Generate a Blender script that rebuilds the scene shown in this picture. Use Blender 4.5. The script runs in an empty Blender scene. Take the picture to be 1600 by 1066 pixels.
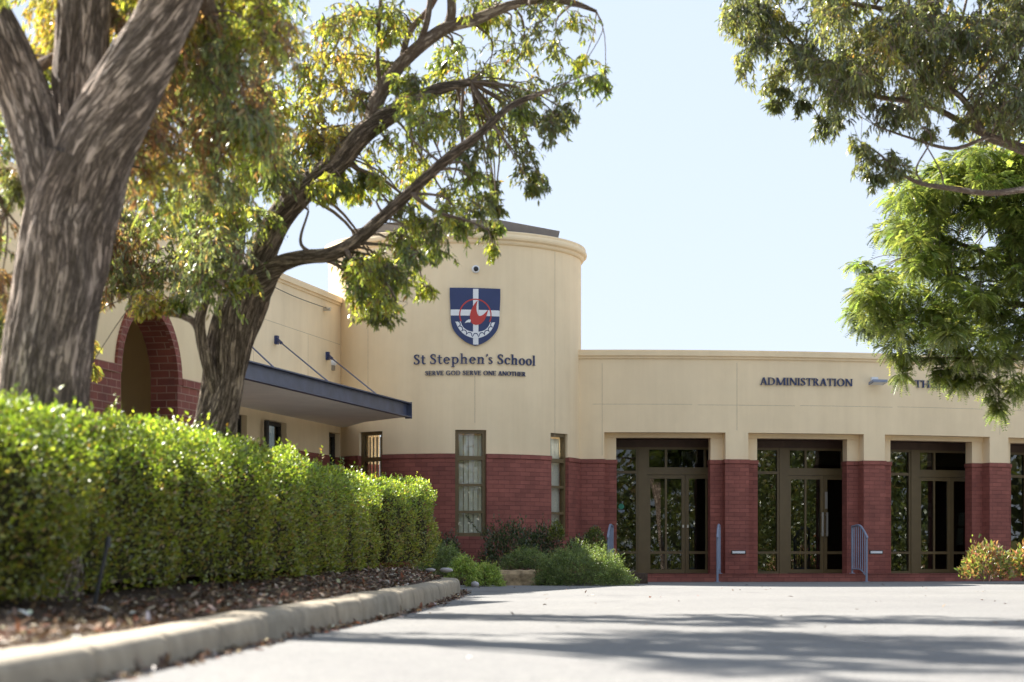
import bpy, bmesh, math, random
import numpy as np
from mathutils import Vector, noise

random.seed(7)
rng = np.random.default_rng(11)
PI = math.pi
scene = bpy.context.scene
col = scene.collection

# ------------------------------------------------------------------ camera, sky, sun, exposure
CAM_Z = 0.42
FPX = 3111.0            # focal length in photo pixels (70 mm on a 36 mm wide sensor, 1600 px wide)
HOR = 878.0             # photo row of the horizon
cam_d = bpy.data.cameras.new('camera')
cam = bpy.data.objects.new('camera', cam_d)
col.objects.link(cam)
cam.location = (0, 0, CAM_Z)
cam.rotation_euler = (math.radians(90), 0, 0)
cam_d.lens = 70.0
cam_d.sensor_width = 36.0
cam_d.shift_y = (HOR - 533.0) / 1600.0
cam_d.clip_start = 0.05
cam_d.clip_end = 2000
cam_d.dof.use_dof = True
cam_d.dof.focus_distance = 33.0
cam_d.dof.aperture_fstop = 2.3
scene.camera = cam

SUN_EL = math.radians(37.0)
SUN_AZ = math.radians(47.0)          # west of the view axis (+Y)
to_sun = Vector((-math.sin(SUN_AZ) * math.cos(SUN_EL), math.cos(SUN_AZ) * math.cos(SUN_EL), math.sin(SUN_EL)))
world = bpy.data.worlds.new('World')
scene.world = world
world.use_nodes = True
wn = world.node_tree
bg = wn.nodes['Background']
sky = wn.nodes.new('ShaderNodeTexSky')
sky.sky_type = 'NISHITA'
sky.sun_disc = False
sky.sun_elevation = SUN_EL
sky.sun_rotation = -SUN_AZ
sky.altitude = 50
sky.air_density = 1.0
sky.dust_density = 0.1
sky.ozone_density = 1.5
pale = wn.nodes.new('ShaderNodeGamma')          # flattens the sky dome so the shaded walls get more light
pale.inputs[1].default_value = 0.13
wn.links.new(sky.outputs[0], pale.inputs[0])
tint = wn.nodes.new('ShaderNodeMix')
tint.data_type = 'RGBA'
tint.blend_type = 'MULTIPLY'
tint.inputs[0].default_value = 1.0
tint.inputs[7].default_value = (0.88, 0.965, 1.13, 1)
wn.links.new(pale.outputs[0], tint.inputs[6])
wn.links.new(tint.outputs[2], bg.inputs[0])
bg.inputs[1].default_value = 0.106

sun_d = bpy.data.lights.new('sun', 'SUN')
sun_d.energy = 2.6
sun_d.angle = math.radians(0.5)
sun_d.color = (1.0, 0.95, 0.87)
sun = bpy.data.objects.new('sun', sun_d)
col.objects.link(sun)
sun.rotation_euler = to_sun.to_track_quat('Z', 'Y').to_euler()

scene.view_settings.view_transform = 'Standard'
scene.view_settings.look = 'None'
scene.view_settings.exposure = 2.90
scene.view_settings.gamma = 1.0
scene.cycles.use_denoising = True
scene.cycles.max_bounces = 8
scene.cycles.diffuse_bounces = 4
scene.cycles.glossy_bounces = 3
scene.cycles.transmission_bounces = 4
scene.cycles.transparent_max_bounces = 8
scene.cycles.sample_clamp_indirect = 6.0


def P(x, y, d):
    """photo pixel at a depth in metres -> world point"""
    return Vector(((x - 800.0) / FPX * d, d, CAM_Z + (HOR - y) / FPX * d))


def zat(y, d):
    return CAM_Z + (HOR - y) / FPX * d


# ------------------------------------------------------------------ materials
class NT:
    def __init__(self, name):
        self.m = bpy.data.materials.new(name)
        self.m.use_nodes = True
        self.t = self.m.node_tree
        self.t.nodes.clear()
        self.out = self.t.nodes.new('ShaderNodeOutputMaterial')

    def n(self, kind, **kw):
        nd = self.t.nodes.new(kind)
        for k, v in kw.items():
            if k.startswith('i_'):
                nd.inputs[k[2:].replace('_', ' ')].default_value = v
            else:
                setattr(nd, k, v)
        return nd

    def l(self, a, b):
        self.t.links.new(a, b)

    def ramp(self, fac, stops):
        r = self.n('ShaderNodeValToRGB')
        el = r.color_ramp.elements
        while len(el) < len(stops):
            el.new(0.5)
        for e, (p, c) in zip(el, stops):
            e.position = p
            e.color = (*c, 1) if len(c) == 3 else c
        self.l(fac, r.inputs[0])
        return r.outputs[0]

    def mix(self, fac, a, b, mode='MIX'):
        m = self.n('ShaderNodeMix', data_type='RGBA', blend_type=mode)
        for sock, val in ((m.inputs[0], fac), (m.inputs[6], a), (m.inputs[7], b)):
            if isinstance(val, (int, float)):
                sock.default_value = val
            elif isinstance(val, tuple):
                sock.default_value = (*val, 1)
            else:
                self.l(val, sock)
        return m.outputs[2]

    def noise(self, vec, scale, detail=4, rough=0.55):
        n = self.n('ShaderNodeTexNoise')
        n.inputs['Scale'].default_value = scale
        n.inputs['Detail'].default_value = detail
        n.inputs['Roughness'].default_value = rough
        if vec is not None:
            self.l(vec, n.inputs['Vector'])
        return n.outputs[0]

    def coord(self, which='Object', scale=None):
        c = self.n('ShaderNodeTexCoord').outputs[which]
        if scale:
            mp = self.n('ShaderNodeMapping')
            mp.inputs['Scale'].default_value = scale
            self.l(c, mp.inputs['Vector'])
            return mp.outputs[0]
        return c

    def bump(self, h, strength, dist):
        b = self.n('ShaderNodeBump')
        b.inputs['Strength'].default_value = strength
        b.inputs['Distance'].default_value = dist
        self.l(h, b.inputs['Height'])
        return b.outputs[0]

    def pbsdf(self, color, rough=0.6, normal=None, metal=0.0, spec=0.5):
        p = self.n('ShaderNodeBsdfPrincipled')
        if isinstance(color, tuple):
            p.inputs['Base Color'].default_value = (*color, 1)
        else:
            self.l(color, p.inputs['Base Color'])
        if isinstance(rough, (int, float)):
            p.inputs['Roughness'].default_value = rough
        else:
            self.l(rough, p.inputs['Roughness'])
        p.inputs['Metallic'].default_value = metal
        p.inputs['Specular IOR Level'].default_value = spec
        if normal is not None:
            self.l(normal, p.inputs['Normal'])
        self.l(p.outputs[0], self.out.inputs[0])
        return p


def simple(name, color, rough=0.6, metal=0.0, var=0.12, scale=6.0, bump=0.0, spec=0.5):
    t = NT(name)
    c = t.coord('Object')
    n = t.noise(c, scale, 5)
    dark = tuple(v * (1 - var) for v in color)
    lite = tuple(min(1, v * (1 + var)) for v in color)
    cc = t.ramp(n, [(0.3, dark), (0.7, lite)])
    nm = None
    if bump:
        nm = t.bump(t.noise(c, scale * 12, 3), bump, 0.01)
    t.pbsdf(cc, rough, nm, metal, spec)
    return t.m


def plaster(name, color):
    t = NT(name)
    c = t.coord('Object')
    big = t.noise(c, 0.55, 4, 0.6)
    streak = t.noise(t.coord('Object', (2.2, 2.2, 0.18)), 1.6, 5, 0.6)
    blotch = t.noise(c, 1.9, 6, 0.7)
    fine = t.noise(c, 160.0, 3)
    base = t.ramp(big, [(0.3, tuple(v * 0.93 for v in color)), (0.7, tuple(min(1, v * 1.05) for v in color))])
    st = t.ramp(streak, [(0.40, (1, 1, 1)), (0.72, (0.86, 0.83, 0.79))])
    cc = t.mix(0.4, base, st, 'MULTIPLY')
    cc = t.mix(0.22, cc, t.ramp(blotch, [(0.36, (0.90, 0.885, 0.86)), (0.52, (1, 1, 1))]), 'MULTIPLY')
    t.pbsdf(cc, 0.85, t.bump(fine, 0.25, 0.004), spec=0.25)
    return t.m


def brick(name, c1, c2, mortar, bw=0.24, rh=0.086, msize=0.006):
    t = NT(name)
    uv = t.coord('UV')
    b = t.n('ShaderNodeTexBrick')
    b.offset = 0.5
    t.l(uv, b.inputs['Vector'])
    b.inputs['Color1'].default_value = (*c1, 1)
    b.inputs['Color2'].default_value = (*c2, 1)
    b.inputs['Mortar'].default_value = (*mortar, 1)
    b.inputs['Scale'].default_value = 1.0
    b.inputs['Mortar Size'].default_value = msize
    b.inputs['Mortar Smooth'].default_value = 0.3
    b.inputs['Bias'].default_value = 0.0
    b.inputs['Brick Width'].default_value = bw
    b.inputs['Row Height'].default_value = rh
    n = t.noise(t.coord('Object'), 2.3, 5, 0.6)
    v = t.ramp(n, [(0.3, (0.80, 0.80, 0.80)), (0.7, (1.18, 1.15, 1.12))])
    cc = t.mix(1.0, b.outputs['Color'], v, 'MULTIPLY')
    inv = t.n('ShaderNodeMath', operation='SUBTRACT')
    inv.inputs[0].default_value = 1.0
    t.l(b.outputs['Fac'], inv.inputs[1])
    fine = t.noise(t.coord('Object'), 60, 4)
    ad = t.n('ShaderNodeMath', operation='MULTIPLY_ADD')
    t.l(fine, ad.inputs[0])
    ad.inputs[1].default_value = 0.35
    t.l(inv.outputs[0], ad.inputs[2])
    t.pbsdf(cc, 0.7, t.bump(ad.outputs[0], 0.7, 0.008), spec=0.2)
    return t.m


def asphalt():
    t = NT('asphalt')
    c = t.coord('Object')
    fine = t.noise(c, 120, 3, 0.7)
    mid = t.noise(c, 9, 5, 0.6)
    big = t.noise(c, 0.35, 4, 0.6)
    a = t.ramp(fine, [(0.28, (0.128, 0.126, 0.122)), (0.5, (0.195, 0.191, 0.184)), (0.75, (0.262, 0.257, 0.247))])
    b = t.ramp(mid, [(0.3, (0.90, 0.90, 0.91)), (0.7, (1.07, 1.065, 1.05))])
    d = t.ramp(big, [(0.32, (0.90, 0.90, 0.91)), (0.68, (1.06, 1.06, 1.05))])
    cc = t.mix(1.0, t.mix(1.0, a, b, 'MULTIPLY'), d, 'MULTIPLY')
    v = t.n('ShaderNodeTexVoronoi')
    v.inputs['Scale'].default_value = 70
    t.l(c, v.inputs['Vector'])
    chip = t.ramp(v.outputs['Color'], [(0.15, (0.78, 0.78, 0.78)), (0.5, (1, 1, 1)), (0.9, (1.22, 1.20, 1.16))])
    cc = t.mix(0.8, cc, chip, 'MULTIPLY')
    stain = t.noise(t.coord('Object', (0.9, 0.22, 1)), 1.4, 6, 0.7)
    cc = t.mix(0.7, cc, t.ramp(stain, [(0.28, (0.74, 0.74, 0.75)), (0.46, (1, 1, 1)), (0.8, (1.05, 1.05, 1.04))]), 'MULTIPLY')
    t.pbsdf(cc, 0.9, t.bump(v.outputs['Distance'], 0.5, 0.006), spec=0.2)
    return t.m


def soil(name, dark, lite, scale=14):
    t = NT(name)
    c = t.coord('Object')
    n1 = t.noise(c, scale, 7, 0.7)
    n2 = t.noise(c, 1.1, 4)
    a = t.ramp(n1, [(0.3, dark), (0.55, tuple((x + y) / 2 for x, y in zip(dark, lite))), (0.75, lite)])
    cc = t.mix(0.7, a, t.ramp(n2, [(0.3, (0.7, 0.7, 0.7)), (0.7, (1.1, 1.1, 1.1))]), 'MULTIPLY')
    t.pbsdf(cc, 0.95, t.bump(n1, 0.9, 0.05), spec=0.15)
    return t.m


def bark(name, lite, mid, dark, su, sv):
    t = NT(name)
    uv = t.coord('UV', (su, sv, 1))
    wob = t.n('ShaderNodeTexNoise')
    wob.inputs['Scale'].default_value = 0.55
    wob.inputs['Detail'].default_value = 5
    t.l(uv, wob.inputs['Vector'])
    sc = t.n('ShaderNodeVectorMath', operation='SCALE')
    sc.inputs['Scale'].default_value = 1.1
    t.l(wob.outputs['Color'], sc.inputs[0])
    add = t.n('ShaderNodeVectorMath', operation='ADD')
    t.l(uv, add.inputs[0])
    t.l(sc.outputs[0], add.inputs[1])

    def ridge(scale, lo, hi):
        nn = t.noise(add.outputs[0], scale, 7, 0.66)
        s1 = t.n('ShaderNodeMath', operation='SUBTRACT')
        t.l(nn, s1.inputs[0])
        s1.inputs[1].default_value = 0.5
        s2 = t.n('ShaderNodeMath', operation='ABSOLUTE')
        t.l(s1.outputs[0], s2.inputs[0])
        return t.ramp(s2.outputs[0], [(lo, (0, 0, 0)), (hi, (1, 1, 1))])
    fis = t.mix(1.0, ridge(0.55, 0.0, 0.060), t.mix(0.75, (1.0, 1.0, 1.0), ridge(1.5, 0.0, 0.05)), 'MULTIPLY')
    n = t.noise(add.outputs[0], 3.0, 6, 0.65)
    big = t.noise(t.coord('Object'), 1.7, 3)
    plate = t.ramp(n, [(0.3, mid), (0.68, lite)])
    plate = t.mix(0.6, plate, t.ramp(big, [(0.35, (0.75, 0.66, 0.60)), (0.65, (1.12, 1.12, 1.12))]), 'MULTIPLY')
    cc = t.mix(fis, dark, plate)
    ad = t.n('ShaderNodeMath', operation='MULTIPLY_ADD')
    t.l(n, ad.inputs[0])
    ad.inputs[1].default_value = 0.5
    t.l(fis, ad.inputs[2])
    t.pbsdf(cc, 0.9, t.bump(ad.outputs[0], 0.9, 0.03), spec=0.15)
    return t.m


def leaf_mat(name, trans=0.45, gloss=0.07, boost=(1.35, 1.45, 0.75), grough=0.35):
    t = NT(name)
    at = t.n('ShaderNodeAttribute', attribute_name='leafcol')
    d = t.n('ShaderNodeBsdfDiffuse')
    t.l(at.outputs['Color'], d.inputs[0])
    tr = t.n('ShaderNodeBsdfTranslucent')
    t.l(t.mix(1.0, at.outputs['Color'], boost, 'MULTIPLY'), tr.inputs[0])
    m1 = t.n('ShaderNodeMixShader')
    m1.inputs[0].default_value = trans
    t.l(d.outputs[0], m1.inputs[1])
    t.l(tr.outputs[0], m1.inputs[2])
    g = t.n('ShaderNodeBsdfGlossy')
    g.inputs['Roughness'].default_value = grough
    g.inputs['Color'].default_value = (1, 1, 1, 1)
    m2 = t.n('ShaderNodeMixShader')
    m2.inputs[0].default_value = gloss
    t.l(m1.outputs[0], m2.inputs[1])
    t.l(g.outputs[0], m2.inputs[2])
    t.l(m2.outputs[0], t.out.inputs[0])
    return t.m


def glass_mat(name, tint=(0.55, 0.58, 0.55), base=0.075):
    t = NT(name)
    tr = t.n('ShaderNodeBsdfTransparent')
    tr.inputs[0].default_value = (*tint, 1)
    g = t.n('ShaderNodeBsdfGlossy')
    g.inputs['Roughness'].default_value = 0.004
    fr = t.n('ShaderNodeLayerWeight')
    fr.inputs['Blend'].default_value = 0.30
    ad = t.n('ShaderNodeMath', operation='MULTIPLY_ADD')
    t.l(fr.outputs['Facing'], ad.inputs[0])
    ad.inputs[1].default_value = 0.35
    ad.inputs[2].default_value = base
    m = t.n('ShaderNodeMixShader')
    t.l(ad.outputs[0], m.inputs[0])
    t.l(tr.outputs[0], m.inputs[1])
    t.l(g.outputs[0], m.inputs[2])
    t.l(m.outputs[0], t.out.inputs[0])
    return t.m


M = {}
M['cream'] = plaster('cream_render', (0.92, 0.74, 0.485))
M['cream_trim'] = plaster('cream_trim', (0.92, 0.73, 0.47))
M['brick'] = brick('painted_brick', (0.335, 0.118, 0.092), (0.25, 0.088, 0.070), (0.205, 0.074, 0.060))
M['brick_red'] = brick('red_brick', (0.27, 0.085, 0.062), (0.21, 0.066, 0.052), (0.36, 0.20, 0.15), msize=0.008)
M['asphalt'] = asphalt()
M['ground'] = soil('dry_ground', (0.10, 0.08, 0.05), (0.22, 0.18, 0.12), 3)
M['mulch'] = soil('mulch', (0.030, 0.020, 0.013), (0.14, 0.095, 0.065), 22)
M['kerb'] = simple('kerb_concrete', (0.32, 0.272, 0.205), 0.9, var=0.22, scale=5, bump=0.4, spec=0.2)
M['limestone'] = simple('limestone', (0.42, 0.31, 0.185), 0.95, var=0.4, scale=9, bump=0.9, spec=0.1)
M['bronze'] = simple('bronze_frame', (0.155, 0.108, 0.045), 0.45, var=0.08)
M['dark_frame'] = simple('dark_frame', (0.030, 0.027, 0.025), 0.5, var=0.1)
M['glass'] = glass_mat('clear_glass', (0.93, 0.94, 0.91), 0.045)
M['dark_glass'] = glass_mat('tinted_glass', (0.42, 0.45, 0.43))
M['blind'] = simple('blind_fabric', (0.85, 0.84, 0.78), 0.8, var=0.05)
M['navy'] = simple('navy_paint', (0.024, 0.040, 0.125), 0.4, var=0.06)
M['navy_steel'] = simple('navy_steel', (0.062, 0.074, 0.120), 0.42, var=0.28, scale=3.5)
M['white'] = simple('white_paint', (0.80, 0.80, 0.80), 0.5, var=0.03)
M['red'] = simple('red_paint', (0.52, 0.045, 0.035), 0.45, var=0.05)
M['soffit'] = simple('soffit_sheet', (0.92, 0.85, 0.72), 0.8, var=0.05, scale=2)
M['soffit_brown'] = simple('soffit_boards', (0.085, 0.045, 0.030), 0.55, var=0.2)
M['roof'] = simple('roof_steel', (0.135, 0.13, 0.135), 0.5, var=0.1)
M['rail'] = simple('blue_grey_rail', (0.23, 0.27, 0.36), 0.45, var=0.08)
M['interior'] = simple('interior_wall', (0.42, 0.40, 0.36), 0.8, var=0.1, scale=1)
M['carpet'] = simple('carpet', (0.05, 0.05, 0.055), 0.95, var=0.1)
M['steel'] = simple('brushed_steel', (0.55, 0.53, 0.48), 0.35, 0.8, var=0.06)
M['black'] = simple('black_plastic', (0.02, 0.02, 0.022), 0.4, var=0.1)
M['green'] = simple('sticker_green', (0.05, 0.32, 0.20), 0.5, var=0.05)
M['bark'] = bark('grey_bark', (0.62, 0.505, 0.42), (0.45, 0.36, 0.295), (0.115, 0.088, 0.068), 27, 2.8)
M['bark_dark'] = bark('brown_bark', (0.47, 0.375, 0.285), (0.33, 0.255, 0.19), (0.075, 0.055, 0.040), 38, 4.0)
M['bark_smooth'] = bark('smooth_bark', (0.52, 0.43, 0.35), (0.36, 0.28, 0.22), (0.19, 0.13, 0.095), 12, 3)
M['twig'] = simple('twig_bark', (0.16, 0.115, 0.085), 0.85, var=0.25, scale=10)
M['leaf'] = leaf_mat('tree_leaf', 0.58, 0.06, (1.45, 1.4, 0.75))
M['hedge_leaf'] = leaf_mat('hedge_leaf', 0.48, 0.06, grough=0.42)
M['shrub_leaf'] = leaf_mat('shrub_leaf', 0.35, 0.05)
M['litter'] = leaf_mat('litter_leaf', 0.15, 0.03, (1, 1, 1))
M['hedge_core'] = soil('hedge_core', (0.025, 0.022, 0.010), (0.085, 0.075, 0.030), 16)


# ------------------------------------------------------------------ mesh helpers
class MB:
    def __init__(self):
        self.v, self.f, self.uv = [], [], []

    def face(self, pts, uvs=None):
        b = len(self.v)
        self.v.extend([tuple(p) for p in pts])
        self.f.append(tuple(range(b, b + len(pts))))
        self.uv.append(uvs if uvs else [(p[0], p[2]) for p in pts])

    def grid(self, rows, uvs=None, close=False):
        """rows: list of equally long point lists -> quads"""
        b = len(self.v)
        n = len(rows[0])
        for r in rows:
            self.v.extend([tuple(p) for p in r])
        for i in range(len(rows) - 1):
            for j in range(n if close else n - 1):
                k = (j + 1) % n
                self.f.append((b + i * n + j, b + i * n + k, b + (i + 1) * n + k, b + (i + 1) * n + j))
                if uvs:
                    self.uv.append([uvs[i][j], uvs[i][k], uvs[i + 1][k], uvs[i + 1][j]])
                else:
                    self.uv.append([(rows[i][j][0], rows[i][j][2])] * 4)

    def box(self, F, u0, u1, o0, o1, z0, z1, nu=1):
        """box in a mapped frame F(u, o, z), bent along u in nu pieces"""
        us = [u0 + (u1 - u0) * i / nu for i in range(nu + 1)]
        for a, b in zip(us[:-1], us[1:]):
            self.face([F(a, o1, z0), F(b, o1, z0), F(b, o1, z1), F(a, o1, z1)], [(a, z0), (b, z0), (b, z1), (a, z1)])
            self.face([F(b, o0, z0), F(a, o0, z0), F(a, o0, z1), F(b, o0, z1)], [(b, z0), (a, z0), (a, z1), (b, z1)])
            self.face([F(a, o1, z1), F(b, o1, z1), F(b, o0, z1), F(a, o0, z1)], [(a, o1), (b, o1), (b, o0), (a, o0)])
            self.face([F(a, o0, z0), F(b, o0, z0), F(b, o1, z0), F(a, o1, z0)], [(a, o0), (b, o0), (b, o1), (a, o1)])
        for u in (u0, u1):
            s = 1 if u == u0 else -1
            q = [F(u, o0, z0), F(u, o1, z0), F(u, o1, z1), F(u, o0, z1)]
            w = [(o0, z0), (o1, z0), (o1, z1), (o0, z1)]
            self.face(q[::s], w[::s])

    def prism(self, F, poly, o0, o1):
        """polygon in (u, z) extruded from o0 to o1 (front at o1)"""
        n = len(poly)
        self.face([F(u, o1, z) for u, z in poly], list(poly))
        for i in range(n):
            (a, b), (c, d) = poly[i], poly[(i + 1) % n]
            self.face([F(a, o0, b), F(c, o0, d), F(c, o1, d), F(a, o1, b)], [(a, b), (c, d), (c, d), (a, b)])

    def cyl(self, a, b, r0, r1=None, n=12, cap=True):
        a, b = Vector(a), Vector(b)
        r1 = r0 if r1 is None else r1
        d = (b - a).normalized()
        x = d.orthogonal().normalized()
        y = d.cross(x)
        rows = []
        for p, r in ((a, r0), (b, r1)):
            rows.append([p + (x * math.cos(2 * PI * i / n) + y * math.sin(2 * PI * i / n)) * r for i in range(n)])
        self.grid(rows, close=True)
        if cap:
            self.face(rows[0][::-1])
            self.face(rows[1])

    def wall(self, F, u0, u1, z0, z1, o_in, o_out, opens, du=0.35):
        us, zs = {u0, u1}, {z0, z1}
        for a, b, c, d in opens:
            us |= {a, b}
            zs |= {c, d}
        us = sorted(u for u in us if u0 - 1e-6 <= u <= u1 + 1e-6)
        zs = sorted(z for z in zs if z0 - 1e-6 <= z <= z1 + 1e-6)
        full = []
        for a, b in zip(us[:-1], us[1:]):
            k = max(1, int(math.ceil((b - a) / du)))
            full += [a + (b - a) * i / k for i in range(k)]
        full.append(us[-1])
        nu, nz = len(full) - 1, len(zs) - 1

        def solid(i, j):
            if i < 0 or j < 0 or i >= nu or j >= nz:
                return False
            uc, zc = (full[i] + full[i + 1]) / 2, (zs[j] + zs[j + 1]) / 2
            return not any(a < uc < b and c < zc < d for a, b, c, d in opens)
        for i in range(nu):
            for j in range(nz):
                if not solid(i, j):
                    continue
                a, b, c, d = full[i], full[i + 1], zs[j], zs[j + 1]
                w = [(a, c), (b, c), (b, d), (a, d)]
                self.face([F(a, o_out, c), F(b, o_out, c), F(b, o_out, d), F(a, o_out, d)], w)
                self.face([F(b, o_in, c), F(a, o_in, c), F(a, o_in, d), F(b, o_in, d)], [w[1], w[0], w[3], w[2]])
                if not solid(i - 1, j):
                    self.face([F(a, o_in, c), F(a, o_out, c), F(a, o_out, d), F(a, o_in, d)], [(o_in, c), (o_out, c), (o_out, d), (o_in, d)])
                if not solid(i + 1, j):
                    self.face([F(b, o_out, c), F(b, o_in, c), F(b, o_in, d), F(b, o_out, d)], [(o_out, c), (o_in, c), (o_in, d), (o_out, d)])
                if not solid(i, j - 1):
                    self.face([F(a, o_in, c), F(b, o_in, c), F(b, o_out, c), F(a, o_out, c)], [(a, o_in), (b, o_in), (b, o_out), (a, o_out)])
                if not solid(i, j + 1):
                    self.face([F(a, o_out, d), F(b, o_out, d), F(b, o_in, d), F(a, o_in, d)], [(a, o_out), (b, o_out), (b, o_in), (a, o_in)])

    def build(self, name, mat, parent=None, smooth=False, merge=False):
        me = bpy.data.meshes.new(name)
        me.from_pydata(self.v, [], self.f)
        uvl = me.uv_layers.new(name='UVMap')
        flat = [c for w in self.uv for p in w for c in p]
        uvl.data.foreach_set('uv', flat)
        me.materials.append(mat)
        if merge or smooth:
            bm = bmesh.new()
            bm.from_mesh(me)
            if merge:
                bmesh.ops.remove_doubles(bm, verts=bm.verts, dist=1e-5)
                bmesh.ops.recalc_face_normals(bm, faces=bm.faces)
            if smooth:
                for f in bm.faces:
                    f.smooth = True
            bm.to_mesh(me)
            bm.free()
        me.update()
        o = bpy.data.objects.new(name, me)
        col.objects.link(o)
        if parent is not None:
            o.parent = parent
            if parent.type == 'EMPTY' or parent.location.length > 0:
                o.matrix_parent_inverse = parent.matrix_basis.inverted()
        return o


def thing(name, label, cat, loc=(0, 0, 0), group=None):
    o = bpy.data.objects.new(name, None)
    col.objects.link(o)
    o.empty_display_size = 0.2
    o.location = loc
    o['label'] = label
    o['category'] = cat
    if group:
        o['group'] = group
    return o


def tag(o, label, cat, group=None):
    o['label'] = label
    o['category'] = cat
    if group:
        o['group'] = group
    return o


def kind(o, k):
    o['kind'] = k
    return o


def leaf_object(name, mat, pos, axis, nrm, length, width, color, parent=None, fold=0.12):
    """many lanceolate leaves in one mesh: 6 vertices, 3 faces each"""
    n = len(pos)
    axis = axis / (np.linalg.norm(axis, axis=1, keepdims=True) + 1e-9)
    side = np.cross(axis, nrm)
    side /= (np.linalg.norm(side, axis=1, keepdims=True) + 1e-9)
    up = np.cross(side, axis)
    L, W = length[:, None], width[:, None] * 0.5
    curl = fold * L
    v = np.empty((n, 6, 3))
    v[:, 0] = pos
    v[:, 1] = pos + axis * L * 0.30 + side * W * 0.95 + up * curl * 0.5
    v[:, 2] = pos + axis * L * 0.30 - side * W * 0.95 + up * curl * 0.2
    v[:, 3] = pos + axis * L * 0.66 - side * W * 0.70 + up * curl * 0.1
    v[:, 4] = pos + axis * L * 0.66 + side * W * 0.70 + up * curl * 0.4
    v[:, 5] = pos + axis * L - up * curl * 0.8
    base = (np.arange(n) * 6)[:, None]
    loops = np.concatenate([base + np.array([0, 2, 1]), base + np.array([1, 2, 3, 4]), base + np.array([4, 3, 5])], axis=1)
    me = bpy.data.meshes.new(name)
    me.vertices.add(n * 6)
    me.vertices.foreach_set('co', v.reshape(-1).astype(np.float32))
    me.loops.add(n * 10)
    me.loops.foreach_set('vertex_index', loops.reshape(-1).astype(np.int32))
    me.polygons.add(n * 3)
    starts = (np.arange(n) * 10)[:, None] + np.array([0, 3, 7])
    me.polygons.foreach_set('loop_start', starts.reshape(-1).astype(np.int32))
    me.update(calc_edges=True)
    ca = me.color_attributes.new('leafcol', 'FLOAT_COLOR', 'POINT')
    rgba = np.ones((n, 6, 4), np.float32)
    rgba[:, :, :3] = color[:, None, :]
    ca.data.foreach_set('color', rgba.reshape(-1))
    me.materials.append(mat)
    me.validate()
    o = bpy.data.objects.new(name, me)
    col.objects.link(o)
    if parent is not None:
        o.parent = parent
        o.matrix_parent_inverse = parent.matrix_basis.inverted()
    return o


def rand_dirs(n):
    d = rng.normal(size=(n, 3))
    return d / (np.linalg.norm(d, axis=1, keepdims=True) + 1e-9)


def pick(palette, n, jitter=0.22):
    pal = np.array([p[0] for p in palette])
    w = np.array([p[1] for p in palette], float)
    idx = rng.choice(len(pal), n, p=w / w.sum())
    c = pal[idx] * 1.25 * (1 + rng.normal(0, jitter, (n, 1))) * (1 + rng.normal(0, 0.06, (n, 3)))
    return np.clip(c, 0.004, 0.9)


def catmull(pts, k):
    """pts: list of equal-length tuples; returns k samples per span"""
    p = [np.array(q, float) for q in pts]
    p = [2 * p[0] - p[1]] + p + [2 * p[-1] - p[-2]]
    out = []
    for i in range(1, len(p) - 2):
        a, b, c, d = p[i - 1], p[i], p[i + 1], p[i + 2]
        for j in range(k):
            t = j / k
            out.append(0.5 * (2 * b + (c - a) * t + (2 * a - 5 * b + 4 * c - d) * t * t + (3 * b - a - 3 * c + d) * t ** 3))
    out.append(p[-2])
    return out


def tube(mb, pts, n=12, k=6, rough=0.0, kr=4.0, kz=1.0, seed=0.0):
    """pts: (x, y, z, r) world; swept tube with optional bark ridges"""
    s = catmull(pts, k)
    rows, uvs = [], []
    d0 = Vector(s[1][:3] - s[0][:3]).normalized()
    x = Vector((0, 1, 0.001)) - d0 * d0.y
    x.normalize()
    ln = 0.0
    for i, q in enumerate(s):
        c = Vector(q[:3])
        if i < len(s) - 1:
            d = Vector(s[i + 1][:3] - q[:3]).normalized()
        if i:
            ln += (c - Vector(s[i - 1][:3])).length
        x = (x - d * x.dot(d)).normalized()
        y = d.cross(x)
        row, w = [], []
        for j in range(n + 1):
            a = 2 * PI * j / n
            r = q[3]
            if rough:
                ca, sa = math.cos(a) * kr * r, math.sin(a) * kr * r
                h = noise.noise((ca * 3 + seed, sa * 3, ln * kz)) * 0.6
                rd = 1 - abs(noise.noise((ca * 9 + seed, sa * 9, ln * kz * 2.2 + 7)))
                h += (rd - 0.75) * 1.3
                h += noise.noise((ca * 22 + seed, sa * 22, ln * kz * 6)) * 0.25
                r = r * (1 + 0.10 * noise.noise((math.cos(a) * 1.3 + seed, math.sin(a) * 1.3, ln * 1.1))) + rough * h
            row.append(c + (x * math.cos(a) + y * math.sin(a)) * r)
            w.append((a * max(q[3], 0.02), ln))
        rows.append(row)
        uvs.append(w)
    mb.grid(rows, uvs)


def ptube(mb, px, **kw):
    """limb given as photo pixels with depth and radius in pixels: (x, y, d, rpx)"""
    pts = []
    for x, y, d, r in px:
        p = P(x, y, d)
        pts.append((p.x, p.y, p.z, r * d / FPX))
    tube(mb, pts, **kw)
    return [np.array(q) for q in catmull(pts, 5)]

# ------------------------------------------------------------------ ground, road, kerb, planting bed
def sheet(name, poly, z, mat, k='structure', n=1):
    mb = MB()
    mb.face([(x, y, z) for x, y in poly])
    return kind(mb.build(name, mat), k)


sheet('ground', [(-400, -300), (400, -300), (400, 700), (-400, 700)], -0.012, M['ground'])
sheet('road', [(-70, -60), (70, -60), (70, 46), (-70, 46)], 0.0, M['asphalt'])

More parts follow.
